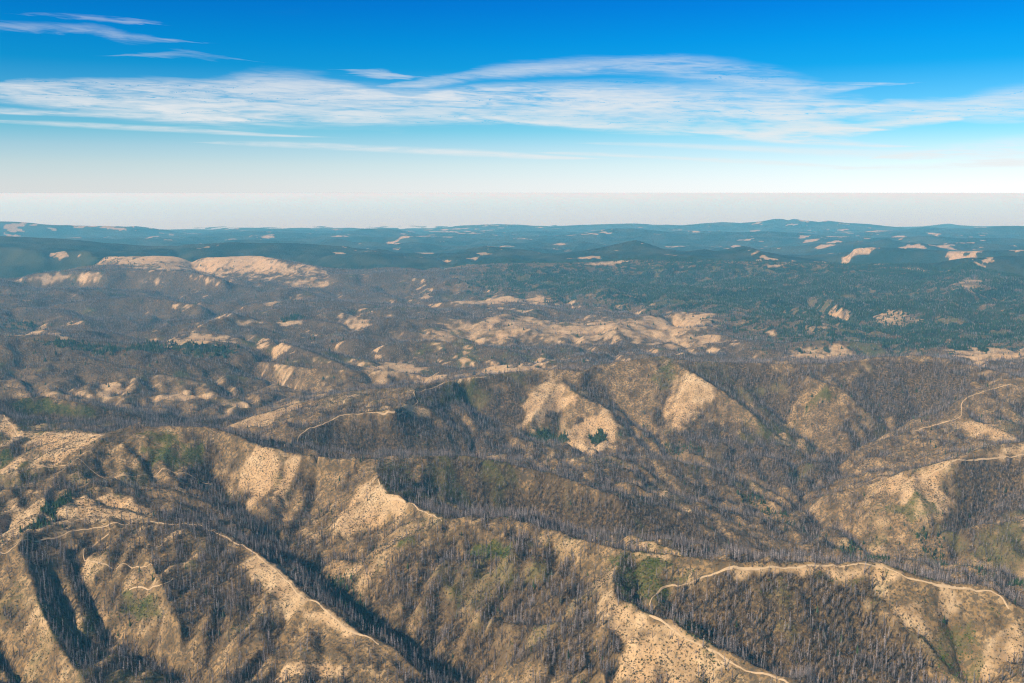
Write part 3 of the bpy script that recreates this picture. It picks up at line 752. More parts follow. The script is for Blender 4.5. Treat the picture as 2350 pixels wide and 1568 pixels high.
bare = np.maximum(bare * (1 - live), c_bare * np.clip(1.05 + 0.5 * ns - (midw + farw) * np.clip(1.6 * (nm + 0.7 * ns) - 0.25, 0, 0.8), 0.1, 1.05))
bare = np.where(c_live > 0.5, bare * (1 - live * nearw), bare)
bare = np.where(c_dense > 0, bare * (1 - 0.75 * c_dense), bare)
green = np.clip(np.maximum(c_green * (0.95 + 0.6 * ns), 0.9 * np.clip(nm * 0.7 + 0.7 * nl + 0.4 * ns + 0.1 * convex - 0.12 + 0.16 * nearw, 0, 0.7) * (1 - farw)), 0, 1) * np.where(c_green > 0.3, 1.0, 1 - 0.8 * bare)
bare = bare * (1 - 0.7 * np.clip(c_green, 0, 1))
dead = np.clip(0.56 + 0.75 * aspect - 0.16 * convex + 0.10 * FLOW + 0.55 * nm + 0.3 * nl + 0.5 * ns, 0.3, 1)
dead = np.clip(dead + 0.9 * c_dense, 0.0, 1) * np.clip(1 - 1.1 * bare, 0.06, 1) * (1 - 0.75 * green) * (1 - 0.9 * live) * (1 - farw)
dead = np.clip(np.maximum(dead, midw * (0.82 + 0.35 * nm) * np.clip(1 - 1.3 * bare, 0, 1) * (1 - 0.6 * green) * (1 - 0.8 * live)), 0, 1)
dead = dead * farw + (1 - farw) * (dead * 0.75 + 0.25 * np.clip((dead - 0.25) / 0.45, 0, 1))
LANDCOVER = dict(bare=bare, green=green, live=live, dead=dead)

# ------------------------------------------------------------------ materials
def new_mat(name):
    m = bpy.data.materials.new(name); m.use_nodes = True
    nt = m.node_tree; b = nt.nodes['Principled BSDF']
    b.inputs['Roughness'].default_value = 0.95; b.inputs['Specular IOR Level'].default_value = 0.08
    return m, nt, b

def terrain_material():
    m, nt, b = new_mat('hill_ground')
    tc = N(nt, 'ShaderNodeTexCoord'); P = tc.outputs['Object']
    def att(n):
        a = N(nt, 'ShaderNodeAttribute', attribute_name=n); return a.outputs['Fac']
    bare, green, live, dead = att('bare'), att('green'), att('live'), att('dead')
    big = noise(nt, P, 0.0045, 4, 0.6); mid = noise(nt, P, 0.021, 4, 0.6); fine = noise(nt, P, 0.11, 3, 0.65)
    sh = noise(nt, P, 0.19, 3, 0.6)
    mp = N(nt, 'ShaderNodeMapping'); nt.links.new(P, mp.inputs[0])
    # burnt understory: brown earth, rust litter, ash
    brown = ramp(nt, mid, [(0.28, (0.078, 0.052, 0.025)), (0.43, (0.175, 0.110, 0.049)), (0.56, (0.28, 0.176, 0.078)), (0.70, (0.42, 0.283, 0.143))])
    brown = mixc(nt, mapr(nt, fine, 0.44, 0.56, 0.0, 0.8), brown, (0.085, 0.066, 0.042))
    tan = ramp(nt, mid, [(0.25, (0.31, 0.195, 0.10)), (0.45, (0.43, 0.283, 0.148)), (0.7, (0.55, 0.39, 0.222))])
    tan = mixc(nt, mapr(nt, big, 0.40, 0.66, 0.0, 0.5), tan, (0.50, 0.30, 0.14))
    tan = mixc(nt, mapr(nt, fine, 0.50, 0.66, 0.0, 0.55), tan, (0.27, 0.185, 0.105))
    # low scrub in dots
    tan = mixc(nt, mapr(nt, sh, 0.57, 0.62, 0.0, 0.85), tan, (0.085, 0.070, 0.036))
    grass = ramp(nt, fine, [(0.30, (0.024, 0.034, 0.008)), (0.5, (0.075, 0.076, 0.020)), (0.68, (0.17, 0.135, 0.040))])
    grass = mixc(nt, mapr(nt, sh, 0.55, 0.62, 0.0, 0.7), grass, (0.05, 0.075, 0.018))
    wood0 = ramp(nt, fine, [(0.3, (0.006, 0.012, 0.007)), (0.52, (0.014, 0.026, 0.013)), (0.7, (0.032, 0.046, 0.022))])
    wide = noise(nt, P, 0.0016, 4, 0.62)
    wood = mixc(nt, mapr(nt, wide, 0.38, 0.66, 0.0, 0.9), wood0, (0.056, 0.056, 0.028))
    ashy = ramp(nt, fine, [(0.3, (0.020, 0.015, 0.012)), (0.48, (0.072, 0.048, 0.026)), (0.66, (0.19, 0.122, 0.056))])
    def frayed(a, lo, hi, amt=0.5):
        v = mth(nt, 'ADD', a, mth(nt, 'MULTIPLY', mth(nt, 'SUBTRACT', mth(nt, 'ADD', mth(nt, 'ADD', mth(nt, 'MULTIPLY', fine, 0.35), mth(nt, 'MULTIPLY', mid, 0.35)), mth(nt, 'MULTIPLY', big, 0.3)), 0.5), amt * 2))
        return mapr(nt, v, lo, hi)
    c = mixc(nt, frayed(dead, 0.25, 0.90), brown, ashy)
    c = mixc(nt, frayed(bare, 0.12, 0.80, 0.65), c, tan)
    c = mixc(nt, frayed(green, 0.22, 0.75, 0.6), c, grass)
    c = mixc(nt, frayed(live, 0.40, 0.60, 0.7), c, wood)
    nt.links.new(c, b.inputs['Base Color'])
    bp = N(nt, 'ShaderNodeBump'); bp.inputs['Strength'].default_value = 0.7; bp.inputs['Distance'].default_value = 5.0
    hgt = mth(nt, 'ADD', mth(nt, 'MULTIPLY', fine, 0.8), mth(nt, 'MULTIPLY', mid, 2.0))
    hgt = mth(nt, 'ADD', hgt, mth(nt, 'MULTIPLY', mth(nt, 'MULTIPLY', live, noise(nt, P, 0.05, 3, 0.7)), 4.0))
    nt.links.new(hgt, bp.inputs['Height']); nt.links.new(bp.outputs[0], b.inputs['Normal'])
    return m

def simple_mat(name, lo, hi, scale=0.4, rnd=0.5, rough=0.95, char=None):
    """colour varied by grain and from one plant to the next"""
    m, nt, b = new_mat(name)
    oi = N(nt, 'ShaderNodeObjectInfo'); tc = N(nt, 'ShaderNodeTexCoord')
    n = noise(nt, tc.outputs['Object'], scale, 3, 0.6)
    f = mth(nt, 'ADD', mth(nt, 'MULTIPLY', oi.outputs['Random'], rnd), mth(nt, 'MULTIPLY', n, 1 - rnd))
    c = mixc(nt, mapr(nt, f, 0.15, 0.85, smooth=False), lo, hi)
    if char:                                        # the lower bole is charred black
        sp = N(nt, 'ShaderNodeSeparateXYZ'); nt.links.new(tc.outputs['Object'], sp.inputs[0])
        c = mixc(nt, mapr(nt, sp.outputs[2], char[0], char[1], 0.75, 0.0), c, (0.014, 0.012, 0.012))
    nt.links.new(c, b.inputs['Base Color'])
    b.inputs['Roughness'].default_value = rough
    return m

M_GROUND = terrain_material()
M_TRUNK = simple_mat('charred_bark', (0.03, 0.026, 0.027), (0.27, 0.24, 0.235), 0.3, 0.6, char=(2.0, 13.0))
M_TWIG = simple_mat('dead_twigs', (0.045, 0.037, 0.035), (0.35, 0.288, 0.268), 0.25, 0.85, char=(1.0, 11.0))
M_NEEDLE = simple_mat('needles', (0.012, 0.027, 0.012), (0.056, 0.086, 0.030), 0.5, 0.5)
M_LEAF = simple_mat('scrub_leaves', (0.030, 0.036, 0.012), (0.115, 0.108, 0.042), 0.6, 0.75)
M_FRESH = simple_mat('fresh_leaves', (0.035, 0.075, 0.012), (0.10, 0.16, 0.03), 0.6, 0.7)
M_BRUSH = simple_mat('burnt_brush', (0.030, 0.024, 0.020), (0.26, 0.21, 0.165), 0.4, 0.85)
M_BARK = simple_mat('live_bark', (0.05, 0.035, 0.025), (0.12, 0.085, 0.06), 0.5, 0.5)
M_ROAD = simple_mat('packed_dirt', (0.36, 0.24, 0.13), (0.52, 0.37, 0.22), 0.09, 0.1)

# ------------------------------------------------------------------ hills, sea, haze
def mesh_from(name, co, faces, mat, smooth=False):
    me = bpy.data.meshes.new(name)
    me.from_pydata([tuple(map(float, c)) for c in co], [], faces)
    if mat: me.materials.append(mat)
    if smooth:
        me.polygons.foreach_set('use_smooth', np.ones(len(me.polygons), dtype=bool))
    me.update()
    return me
def link(name, data, parent=None):
    o = bpy.data.objects.new(name, data); col.objects.link(o)
    if parent: o.parent = parent
    return o
def tag(o, label=None, cat=None, group=None, kind=None):
    for k, v in (('label', label), ('category', cat), ('group', group), ('kind', kind)):
        if v: o[k] = v
    return o

def mesh_grid(name, i0, i1, mat, label):
    n = i1 - i0
    co = np.stack([XX[i0:i1], YY[i0:i1], HH[i0:i1]], -1).reshape(-1, 3)
    idx = np.arange(n * NC).reshape(n, NC)
    f = np.stack([idx[:-1, :-1], idx[:-1, 1:], idx[1:, 1:], idx[1:, :-1]], -1).reshape(-1, 4)
    me = bpy.data.meshes.new(name)
    me.vertices.add(len(co)); me.vertices.foreach_set('co', co.astype(np.float32).ravel())
    me.loops.add(f.size); me.loops.foreach_set('vertex_index', f.astype(np.int32).ravel())
    me.polygons.add(len(f)); me.polygons.foreach_set('loop_start', np.arange(0, f.size, 4, dtype=np.int32))
    me.polygons.foreach_set('use_smooth', np.ones(len(f), dtype=bool))
    me.update(calc_edges=True)
    for k, a in LANDCOVER.items():
        at = me.attributes.new(k, 'FLOAT', 'POINT'); at.data.foreach_set('value', a[i0:i1].astype(np.float32).ravel())
    me.materials.append(mat)
    return tag(link(name, me), label, kind='structure')
iA = int(np.searchsorted(RR, 5350)); iB = int(np.searchsorted(RR, 13300))
mesh_grid('foreground_hills', 0, iA + 1, M_GROUND, 'steep tan and brown burnt hills of the foreground')
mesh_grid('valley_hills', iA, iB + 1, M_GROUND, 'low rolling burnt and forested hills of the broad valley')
mesh_grid('distant_ranges', iB, NR, M_GROUND, 'hazy blue forested ranges along the skyline')

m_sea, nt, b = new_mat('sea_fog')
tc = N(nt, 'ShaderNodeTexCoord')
nt.links.new(ramp(nt, noise(nt, tc.outputs['Object'], 0.00004, 4, 0.5), [(0.3, (0.50, 0.54, 0.55)), (0.7, (0.54, 0.58, 0.58))]), b.inputs['Base Color'])  # fog painted into the base colour, kept pale to whiten the haze band
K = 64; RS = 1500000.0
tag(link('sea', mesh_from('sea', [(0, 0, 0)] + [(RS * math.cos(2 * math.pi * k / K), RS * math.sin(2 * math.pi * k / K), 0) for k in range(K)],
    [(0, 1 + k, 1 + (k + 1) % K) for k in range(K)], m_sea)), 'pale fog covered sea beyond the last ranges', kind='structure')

m_h = bpy.data.materials.new('haze_air'); m_h.use_nodes = True
nt = m_h.node_tree; nt.nodes.clear()
out = N(nt, 'ShaderNodeOutputMaterial'); pv = N(nt, 'ShaderNodeVolumePrincipled')
pv.inputs['Color'].default_value = (0.17, 0.65, 1.0, 1)
pv.inputs['Absorption Color'].default_value = (0.97, 0.965, 0.96, 1)
pv.inputs['Density'].default_value = 2.7e-5
pv.inputs['Anisotropy'].default_value = 0.0
nt.links.new(pv.outputs[0], out.inputs['Volume'])
S = 1600000.0; z0, z1 = -120.0, CAM_Z + 4.0
tag(link('haze', mesh_from('haze', [(-S, -S, z0), (S, -S, z0), (S, S, z0), (-S, S, z0), (-S, -S, z1), (S, -S, z1), (S, S, z1), (-S, S, z1)],
    [(0, 3, 2, 1), (4, 5, 6, 7), (0, 1, 5, 4), (1, 2, 6, 5), (2, 3, 7, 6), (3, 0, 4, 7)], m_h)), 'thin blue haze lying over the hills', 'haze', kind='stuff')

# ------------------------------------------------------------------ dirt tracks
ROADS = [
    ('pale dirt road winding along the left foreground ridge crest', 7.0, [(345, 1190), (375, 1196), (430, 1195), (470, 1205), (520, 1227), (545, 1242), (575, 1257), (620, 1292), (660, 1327), (690, 1357), (735, 1382), (760, 1404), (800, 1437), (830, 1453), (870, 1470)]),
    ('dirt track crossing the tan flat at the left edge', 6.0, [(0, 1262), (20, 1258), (94, 1237), (130, 1226), (180, 1211), (249, 1200), (345, 1190)]),
    ('narrow dirt track hooking through scrub below the tan flat', 4.5, [(249, 1221), (215, 1245), (191, 1265), (215, 1283), (269, 1297), (302, 1298), (349, 1290)]),
    ('short dirt track on the burnt slope left of the ridge road', 4.5, [(296, 1350), (330, 1344), (366, 1338), (396, 1322)]),
    ('dirt road along the near right crest above the snag slope', 6.0, [(1690, 1295), (1750, 1295), (1863, 1293), (2014, 1295), (2081, 1318), (2182, 1345), (2279, 1351), (2316, 1387)]),
    ('curving dirt road dropping from the near right crest', 6.0, [(1690, 1295), (1671, 1301), (1627, 1314), (1594, 1329), (1560, 1338), (1530, 1339), (1506, 1356), (1490, 1384)]),
    ('dirt road running down the lower right spur', 6.0, [(1490, 1406), (1560, 1452), (1594, 1464), (1644, 1487), (1658, 1500), (1695, 1522), (1745, 1539), (1795, 1553), (1815, 1566)]),
    ('dirt road following the far crest in the centre', 7.5, [(650, 1020), (668, 1012), (692, 991), (740, 970), (790, 952), (850, 946), (908, 944), (940, 935), (958, 920), (953, 907), (955, 893), (1015, 879), (1060, 870), (1116, 864)]),
    ('dirt road down the long spur at the right edge', 7.0, [(2320, 878), (2263, 893), (2212, 915), (2207, 940), (2200, 955), (2150, 972), (2098, 985)]),
    ('dirt road through the saddle at the left edge', 6.5, [(5, 945), (13, 956), (30, 976), (54, 996), (120, 990), (181, 989), (240, 995)]),
    ('faint dirt track contouring below the left hilltop', 4.5, [(84, 1068), (151, 1063), (215, 1078), (282, 1086), (360, 1084), (437, 1088), (484, 1105)]),
    ('dirt road on the tan spur at the right edge', 6.0, [(2350, 1037), (2269, 1047), (2182, 1062), (2130, 1092), (2080, 1102), (2050, 1112)]),
    ('dirt track on the saddle between the two middle crests', 5.0, [(868, 1095), (876, 1120), (895, 1142), (935, 1151), (980, 1172), (1015, 1191)]),
]
def smooth_line(P, n=10):
    P = np.array(P); Q = np.concatenate([[2 * P[0] - P[1]], P, [2 * P[-1] - P[-2]]]); out = []
    for k in range(1, len(Q) - 2):
        a, b, c, d = Q[k - 1:k + 3]
        for t in np.linspace(0, 1, n, endpoint=False):
            out.append(0.5 * ((2 * b) + (c - a) * t + (2 * a - 5 * b + 4 * c - d) * t * t + (3 * b - a - 3 * c + d) * t ** 3))
    out.append(P[-1]); return np.array(out)
ROAD_PTS = []
for label, width, L in ROADS:
    pts = np.array([hit(u, v, 10.0)[:2] for u, v in L])
    keep = [0]
    for k in range(1, len(pts)):
        if np.linalg.norm(pts[k] - pts[keep[-1]]) < 700: keep.append(k)
    C = smooth_line(pts[keep], 14)
    seg = np.concatenate([[0], np.cumsum(np.linalg.norm(np.diff(C, axis=0), axis=1))])
    n = max(4, int(seg[-1] / 6.0))
    s = np.linspace(0, seg[-1], n)
    C = np.stack([np.interp(s, seg, C[:, 0]), np.interp(s, seg, C[:, 1])], 1)
    C[:, 0] += 1.5 * pnoise(s / 40.0, s * 0 + 3.3); C[:, 1] += 1.5 * pnoise(s / 40.0, s * 0 + 8.3)
    T = np.gradient(C, axis=0); T /= np.linalg.norm(T, axis=1, keepdims=True) + 1e-9
    Nn = np.stack([-T[:, 1], T[:, 0]], 1)
    ww = width * 0.52 * (1 + 0.25 * pnoise(s / 25.0, s * 0 + 1.7) + 0.35 * pnoise(s / 70.0, s * 0 + 6.1))
    rows = []
    for q in (-0.5, -0.17, 0.17, 0.5):
        p = C + Nn * (ww * q)[:, None]
        rows.append(np.column_stack([p, ground(p[:, 0], p[:, 1]) + (1.1 if abs(q) < 0.3 else 0.5)]))
    co = np.stack(rows, 1).reshape(-1, 3)
    faces = [(4 * i + j, 4 * i + j + 1, 4 * i + j + 5, 4 * i + j + 4) for i in range(n - 1) for j in range(3)]
    tag(link('dirt_road', mesh_from('dirt_road', co, faces, M_ROAD, True)), label, kind='structure')
    ROAD_PTS.append(C)
ROAD_ALL = np.concatenate(ROAD_PTS)

# ------------------------------------------------------------------ plants (unit: metres)
class MB:
    def __init__(s): s.v = []; s.f = []
    def ring_tube(s, pts, rad, n):
        base = len(s.v)
        for p, r in zip(pts, rad):
            for k in range(n):
                a = 2 * math.pi * k / n
                s.v.append((p[0] + r * math.cos(a), p[1] + r * math.sin(a), p[2]))
        for i in range(len(pts) - 1):
            for k in range(n):
                a = base + i * n + k; b = base + i * n + (k + 1) % n
                s.f.append((a, b, b + n, a + n))
        s.f.append(tuple(base + (len(pts) - 1) * n + k for k in range(n)))
    def tri(s, a, b, c):
        i = len(s.v); s.v += [a, b, c]; s.f.append((i, i + 1, i + 2))
    def quad(s, a, b, c, d):
        i = len(s.v); s.v += [a, b, c, d]; s.f.append((i, i + 1, i + 2, i + 3))
    def mesh(s, name, mat): return mesh_from(name, s.v, s.f, mat)

def snag_parts(seed, H, blades, spread, ns=5):
    rg = random.Random(seed)
    t = MB(); lean = (rg.uniform(-0.03, 0.03) * H, rg.uniform(-0.03, 0.03) * H)
    hs = [0, 0.3, 0.65, 1.0]
    pts = [(lean[0] * q * q, lean[1] * q * q, H * q - (1.5 if q == 0 else 0)) for q in hs]
    r0 = H * 0.016
    t.ring_tube(pts, [r0 * 1.25, r0, r0 * 0.62, r0 * 0.12], ns)
    b = MB()
    for k in range(blades):
        q = rg.uniform(0.16, 0.985); a = rg.uniform(0, 2 * math.pi)
        L = spread * (1.08 - q) ** 0.75 * rg.uniform(0.35, 1.15) + 0.25
        x, y, z = lean[0] * q * q, lean[1] * q * q, H * q
        dz = rg.uniform(-0.35, 0.30) * L; w = rg.uniform(0.12, 0.30) * (1 + 0.25 * L)
        tx, ty = x + L * math.cos(a), y + L * math.sin(a)
        b.tri((x - 0.1 * math.sin(a), y + 0.1 * math.cos(a), z - w), (x + 0.1 * math.sin(a), y - 0.1 * math.cos(a), z + w), (tx, ty, z + dz))
        if rg.random() < 0.5:
            c = rg.uniform(0.4, 0.75); a2 = a + rg.choice((-1, 1)) * rg.uniform(0.5, 1.0); L2 = L * 0.45
            mx, my, mz = x + (tx - x) * c, y + (ty - y) * c, z + dz * c
            b.tri((mx, my, mz - 0.09), (mx, my, mz + 0.12), (mx + L2 * math.cos(a2), my + L2 * math.sin(a2), mz + rg.uniform(-0.3, 0.5)))
    return t, b

def conifer_parts(seed, H, rad):
    rg = random.Random(seed); t = MB(); c = MB()
    t.ring_tube([(0, 0, -1.5), (0, 0, H * 0.5), (0, 0, H)], [H * 0.018, H * 0.011, 0.05], 5)
    tiers = 10
    for k in range(tiers):
        q = k / (tiers - 1); z = H * (0.12 + 0.80 * q); r = rad * (1 - q) ** 0.85 + 0.35
        nb = 9 - int(4 * q); ph = rg.uniform(0, 6)
        for j in range(nb):
            a = ph + 2 * math.pi * j / nb + rg.uniform(-0.25, 0.25); rr = r * rg.uniform(0.65, 1.15)
            w = 0.42 * rr + 0.25; zz = z + rg.uniform(-0.5, 0.5)
            ca, sa = math.cos(a), math.sin(a)
            tip = (rr * ca, rr * sa, zz - 0.32 * rr); top = (0.05 * ca, 0.05 * sa, zz + H * 0.07)
            l = (0.55 * rr * ca - w * sa, 0.55 * rr * sa + w * ca, zz - 0.25 * rr); r_ = (0.55 * rr * ca + w * sa, 0.55 * rr * sa - w * ca, zz - 0.25 * rr)
            c.tri(top, l, tip); c.tri(top, tip, r_)
    c.tri((-0.3, 0, H * 0.93), (0.3, 0, H * 0.93), (0, 0, H * 1.04)); c.tri((0, -0.3, H * 0.93), (0, 0.3, H * 0.93), (0, 0, H * 1.04))
    return t, c

def shrub_parts(seed, H, rad, leaves):
    rg = random.Random(seed); t = MB(); c = MB()
    for k in range(4):
        a = rg.uniform(0, 6.28); q = rg.uniform(0.3, 0.7)
        e = (rad * q * math.cos(a), rad * q * math.sin(a), H * rg.uniform(0.5, 0.8)); w = 0.06
        t.tri((-w, 0, -0.4), (w, 0, -0.4), e); t.tri((0, -w, -0.4), (0, w, -0.4), e)
    lobes = [(rg.uniform(-0.45, 0.45) * rad, rg.uniform(-0.45, 0.45) * rad, rg.uniform(0.35, 0.65) * H, rg.uniform(0.45, 0.7)) for _ in range(4)]
    for k in range(leaves):
        lx, ly, lz, lr = rg.choice(lobes)
        a = rg.uniform(0, 6.28); e = rg.uniform(-0.6, 1.5); m = lr * rg.uniform(0.7, 1.1)
        p = (lx + rad * m * math.cos(e) * math.cos(a), ly + rad * m * math.cos(e) * math.sin(a), max(0.05, lz + 0.7 * H * m * math.sin(e)))
        s_ = rg.uniform(0.22, 0.42) * rad
        d = [[rg.uniform(-1, 1) * s_ for _ in range(3)] for _ in range(2)]
        c.tri((p[0] - d[0][0] * 0.6, p[1] - d[0][1] * 0.6, p[2] - d[0][2] * 0.6), (p[0] + d[0][0], p[1] + d[0][1], p[2] + d[0][2]), (p[0] + d[1][0], p[1] + d[1][1], p[2] + d[1][2]))
    return t, c

def joined(name, a, ma, b, mb):
    me = mesh_from(name, a.v + b.v, a.f + [tuple(i + len(a.v) for i in f) for f in b.f], ma)
    me.materials.append(mb)
    mi = np.zeros(len(me.polygons), dtype=np.int32); mi[len(a.f):] = 1
    me.polygons.foreach_set('material_index', mi); me.update()
    return me

SNAGS = [snag_parts(100 + k, 22 + (k % 3) * 2, 78, 2.5 + 0.25 * (k % 4)) for k in range(6)]
SNAGS_FAR = [snag_parts(200 + k, 22, 34, 3.2, 3) for k in range(4)]
POLES = [snag_parts(300 + k, 20, 16, 1.3, 4) for k in range(3)]
CONIFERS = [conifer_parts(400 + k, 22, 3.6 + 0.3 * k) for k in range(4)]
SHRUBS = [shrub_parts(500 + k, 2.4, 1.9, 46) for k in range(4)]

# ------------------------------------------------------------------ scatter
rs = np.random.RandomState(11)
def candidates(r0, r1, per, azmax=33.0):
    area = 0.5 * math.radians(2 * azmax) * (r1 ** 2 - r0 ** 2)
    n = int(area / per)
    r = np.sqrt(rs.rand(n) * (r1 ** 2 - r0 ** 2) + r0 ** 2); a = np.radians((rs.rand(n) * 2 - 1) * azmax)
    x, y = r * np.sin(a), r * np.cos(a)
    v = grid_sample(VIS.astype(np.float32), x, y) > 0.05
    return x[v], y[v]
def pick(x, y, field, power=1.0, gain=1.0):
    f = np.clip(grid_sample(field, x, y), 0, 1) ** power * gain
    k = rs.rand(len(x)) < f
    return x[k], y[k]
def off_road(x, y, dmin=6.0):
    cell = 12.0
    occ = set(map(tuple, np.floor(ROAD_ALL / cell).astype(int)))
    occ = {(a + i, b + j) for a, b in occ for i in (-1, 0, 1) for j in (-1, 0, 1)} if dmin > 8 else occ
    g = np.floor(np.stack([x, y], 1) / cell).astype(int)
    k = np.array([tuple(q) not in occ for q in g], dtype=bool)
    return x[k], y[k]

def stuff(name, x, y, meshes, smin, smax, label, cat, wide=(0.85, 1.25), tilt=0.04):
    n = len(x)
    z = ground(x, y) - 0.3
    me = bpy.data.meshes.new(name)
    me.vertices.add(n); me.vertices.foreach_set('co', np.column_stack([x, y, z]).astype(np.float32).ravel())
    sc_ = (smin + (smax - smin) * rs.rand(n) ** 1.7)
    wd = sc_ * (wide[0] + (wide[1] - wide[0]) * rs.rand(n))
    at = me.attributes.new('scl', 'FLOAT_VECTOR', 'POINT'); at.data.foreach_set('vector', np.column_stack([wd, wd, sc_]).astype(np.float32).ravel())
    at = me.attributes.new('rot', 'FLOAT_VECTOR', 'POINT'); at.data.foreach_set('vector', np.column_stack([rs.randn(n) * tilt, rs.randn(n) * tilt, rs.rand(n) * 6.283]).astype(np.float32).ravel())
    at = me.attributes.new('vid', 'INT', 'POINT'); at.data.foreach_set('value', rs.randint(0, len(meshes), n).astype(np.int32))
    o = link(name, me)
    ng = bpy.data.node_groups.new(name + '_scatter', 'GeometryNodeTree')
    ng.interface.new_socket('Geometry', in_out='INPUT', socket_type='NodeSocketGeometry')
    ng.interface.new_socket('Geometry', in_out='OUTPUT', socket_type='NodeSocketGeometry')
    gi = ng.nodes.new('NodeGroupInput'); go = ng.nodes.new('NodeGroupOutput')
    jn = ng.nodes.new('GeometryNodeJoinGeometry')
    for k, m in reversed(list(enumerate(meshes))):
        src = bpy.data.objects.new(m.name, m)              # mesh holder, never linked to the scene
        oi = ng.nodes.new('GeometryNodeObjectInfo'); oi.inputs['Object'].default_value = src; oi.inputs['As Instance'].default_value = False
        g2 = ng.nodes.new('GeometryNodeGeometryToInstance')
        ng.links.new(oi.outputs['Geometry'], g2.inputs[0]); ng.links.new(g2.outputs[0], jn.inputs[0])
    ip = ng.nodes.new('GeometryNodeInstanceOnPoints')
    def na(nm, ty):
        q = ng.nodes.new('GeometryNodeInputNamedAttribute'); q.data_type = ty; q.inputs['Name'].default_value = nm
        return q.outputs['Attribute']
    ng.links.new(gi.outputs[0], ip.inputs['Points']); ng.links.new(jn.outputs[0], ip.inputs['Instance'])
    ip.inputs['Pick Instance'].default_value = True
    ng.links.new(na('vid', 'INT'), ip.inputs['Instance Index'])
    ng.links.new(na('rot', 'FLOAT_VECTOR'), ip.inputs['Rotation']); ng.links.new(na('scl', 'FLOAT_VECTOR'), ip.inputs['Scale'])
    ng.links.new(ip.outputs[0], go.inputs[0])
    md = o.modifiers.new('scatter', 'NODES'); md.node_group = ng
    tag(o, label, cat, kind='stuff')
    return o

LANDMARKS = [
    ((60, 1540), 'in the shaded gully at the bottom left corner'),
    ((230, 1520), 'on the sunlit spur beside the bottom left gully'),
    ((330, 1480), 'along the ravine left of the ridge road'),
    ((500, 1480), 'on the brown slope below the left ridge road'),
    ((620, 1550), 'near the pale knoll at the bottom left'),
    ((720, 1540), 'by the bare pale knoll at the bottom edge'),
    ((860, 1530), 'below the end of the left ridge road'),
    ((960, 1540), 'in the dark ravine at the bottom centre'),
    ((1080, 1550), 'on the streaked slope at the bottom centre'),
    ((1250, 1550), 'on the foot of the central streaked slope'),
    ((1400, 1550), 'at the foot of the tan slope right of centre'),
    ((1540, 1555), 'on the tan slope below the lower right road'),
    ((1680, 1555), 'just below the lower right dirt road'),
    ((1800, 1540), 'beside the end of the lower right dirt road'),
    ((1900, 1550), 'at the foot of the dense lower right stand'),
    ((1980, 1500), 'inside the dense lower right stand'),
    ((2080, 1550), 'at the right side of the dense lower right stand'),
    ((2190, 1550), 'on the green and tan slope near the right corner'),
    ((2310, 1540), 'in the bottom right corner'),
    ((1750, 1450), 'in the middle of the lower right stand'),
    ((400, 1380), 'on the slope under the short burnt track'),
    ((760, 1360), 'in the forested gully right of the ridge road'),
    ((1300, 1400), 'on the upper central streaked slope'),
    ((2200, 1400), 'on the open slope under the near right crest'),
    ((2320, 1420), 'at the right edge under the near right crest'),
    ((640, 1240), 'high in the forested gully behind the ridge road'),
    ((690, 1295), 'in the upper forested gully behind the ridge road'),
    ((820, 1410), 'low in the forested gully right of the ridge road'),
    ((880, 1450), 'at the mouth of the forested gully'),
    ((1600, 1510), 'on the upper tan slope under the lower right road'),
    ((1470, 1500), 'in the middle of the lower right tan slope'),
    ((1450, 1430), 'at the top of the lower right tan slope'),
    ((1600, 1560), 'at the bottom edge of the lower right tan slope'),
    ((1440, 1300), 'at the upper end of the green slope'),
    ((1540, 1300), 'between the near right crest and the green slope'),
    ((1410, 1340), 'on the left rim of the green slope'),
    ((120, 1160), 'on the tan flat at the left edge'),
    ((1120, 1265), 'in the bright green patch of the middle crest'),
    ((1480, 1330), 'on the green slope inside the curving road'),
]
LM = np.array([hit(u, v)[:2] for (u, v), _ in LANDMARKS])
def place_of(x, y):
    return LANDMARKS[int(np.argmin(np.hypot(LM[:, 0] - x, LM[:, 1] - y)))][1]
def project(x, y, z):
    dz = z - CAM_Z
    f = y * math.cos(PITCH) - dz * math.sin(PITCH); up = y * math.sin(PITCH) + dz * math.cos(PITCH)
    return W0 / 2 + FPX * x / f, H0 / 2 - FPX * up / f
def split_heroes(x, y, n, size=20.0):
    """the n plants that show largest, and the rest"""
    z = ground(x, y); u, v = project(x, y, z + size * 0.5)
    slope = (z - CAM_Z) / np.hypot(x, y)
    run = np.maximum.accumulate((HH - CAM_Z) / RR[:, None], axis=0)
    gi, gj = to_grid(x, y)
    seen = slope >= run[np.clip(gi.astype(int), 0, NR - 1), np.clip(gj.astype(int), 0, NC - 1)] - 2.0 / np.hypot(x, y)
    ok = seen & (u > 10) & (u < W0 - 10) & (v > 460) & (v < H0 - 8)
    d = np.where(ok, np.hypot(x, y), 1e9)
    o = np.argsort(d); h = o[:n]; h = h[d[h] < 1e8]
    m = np.ones(len(x), bool); m[h] = False
    return x[h], y[h], x[m], y[m]
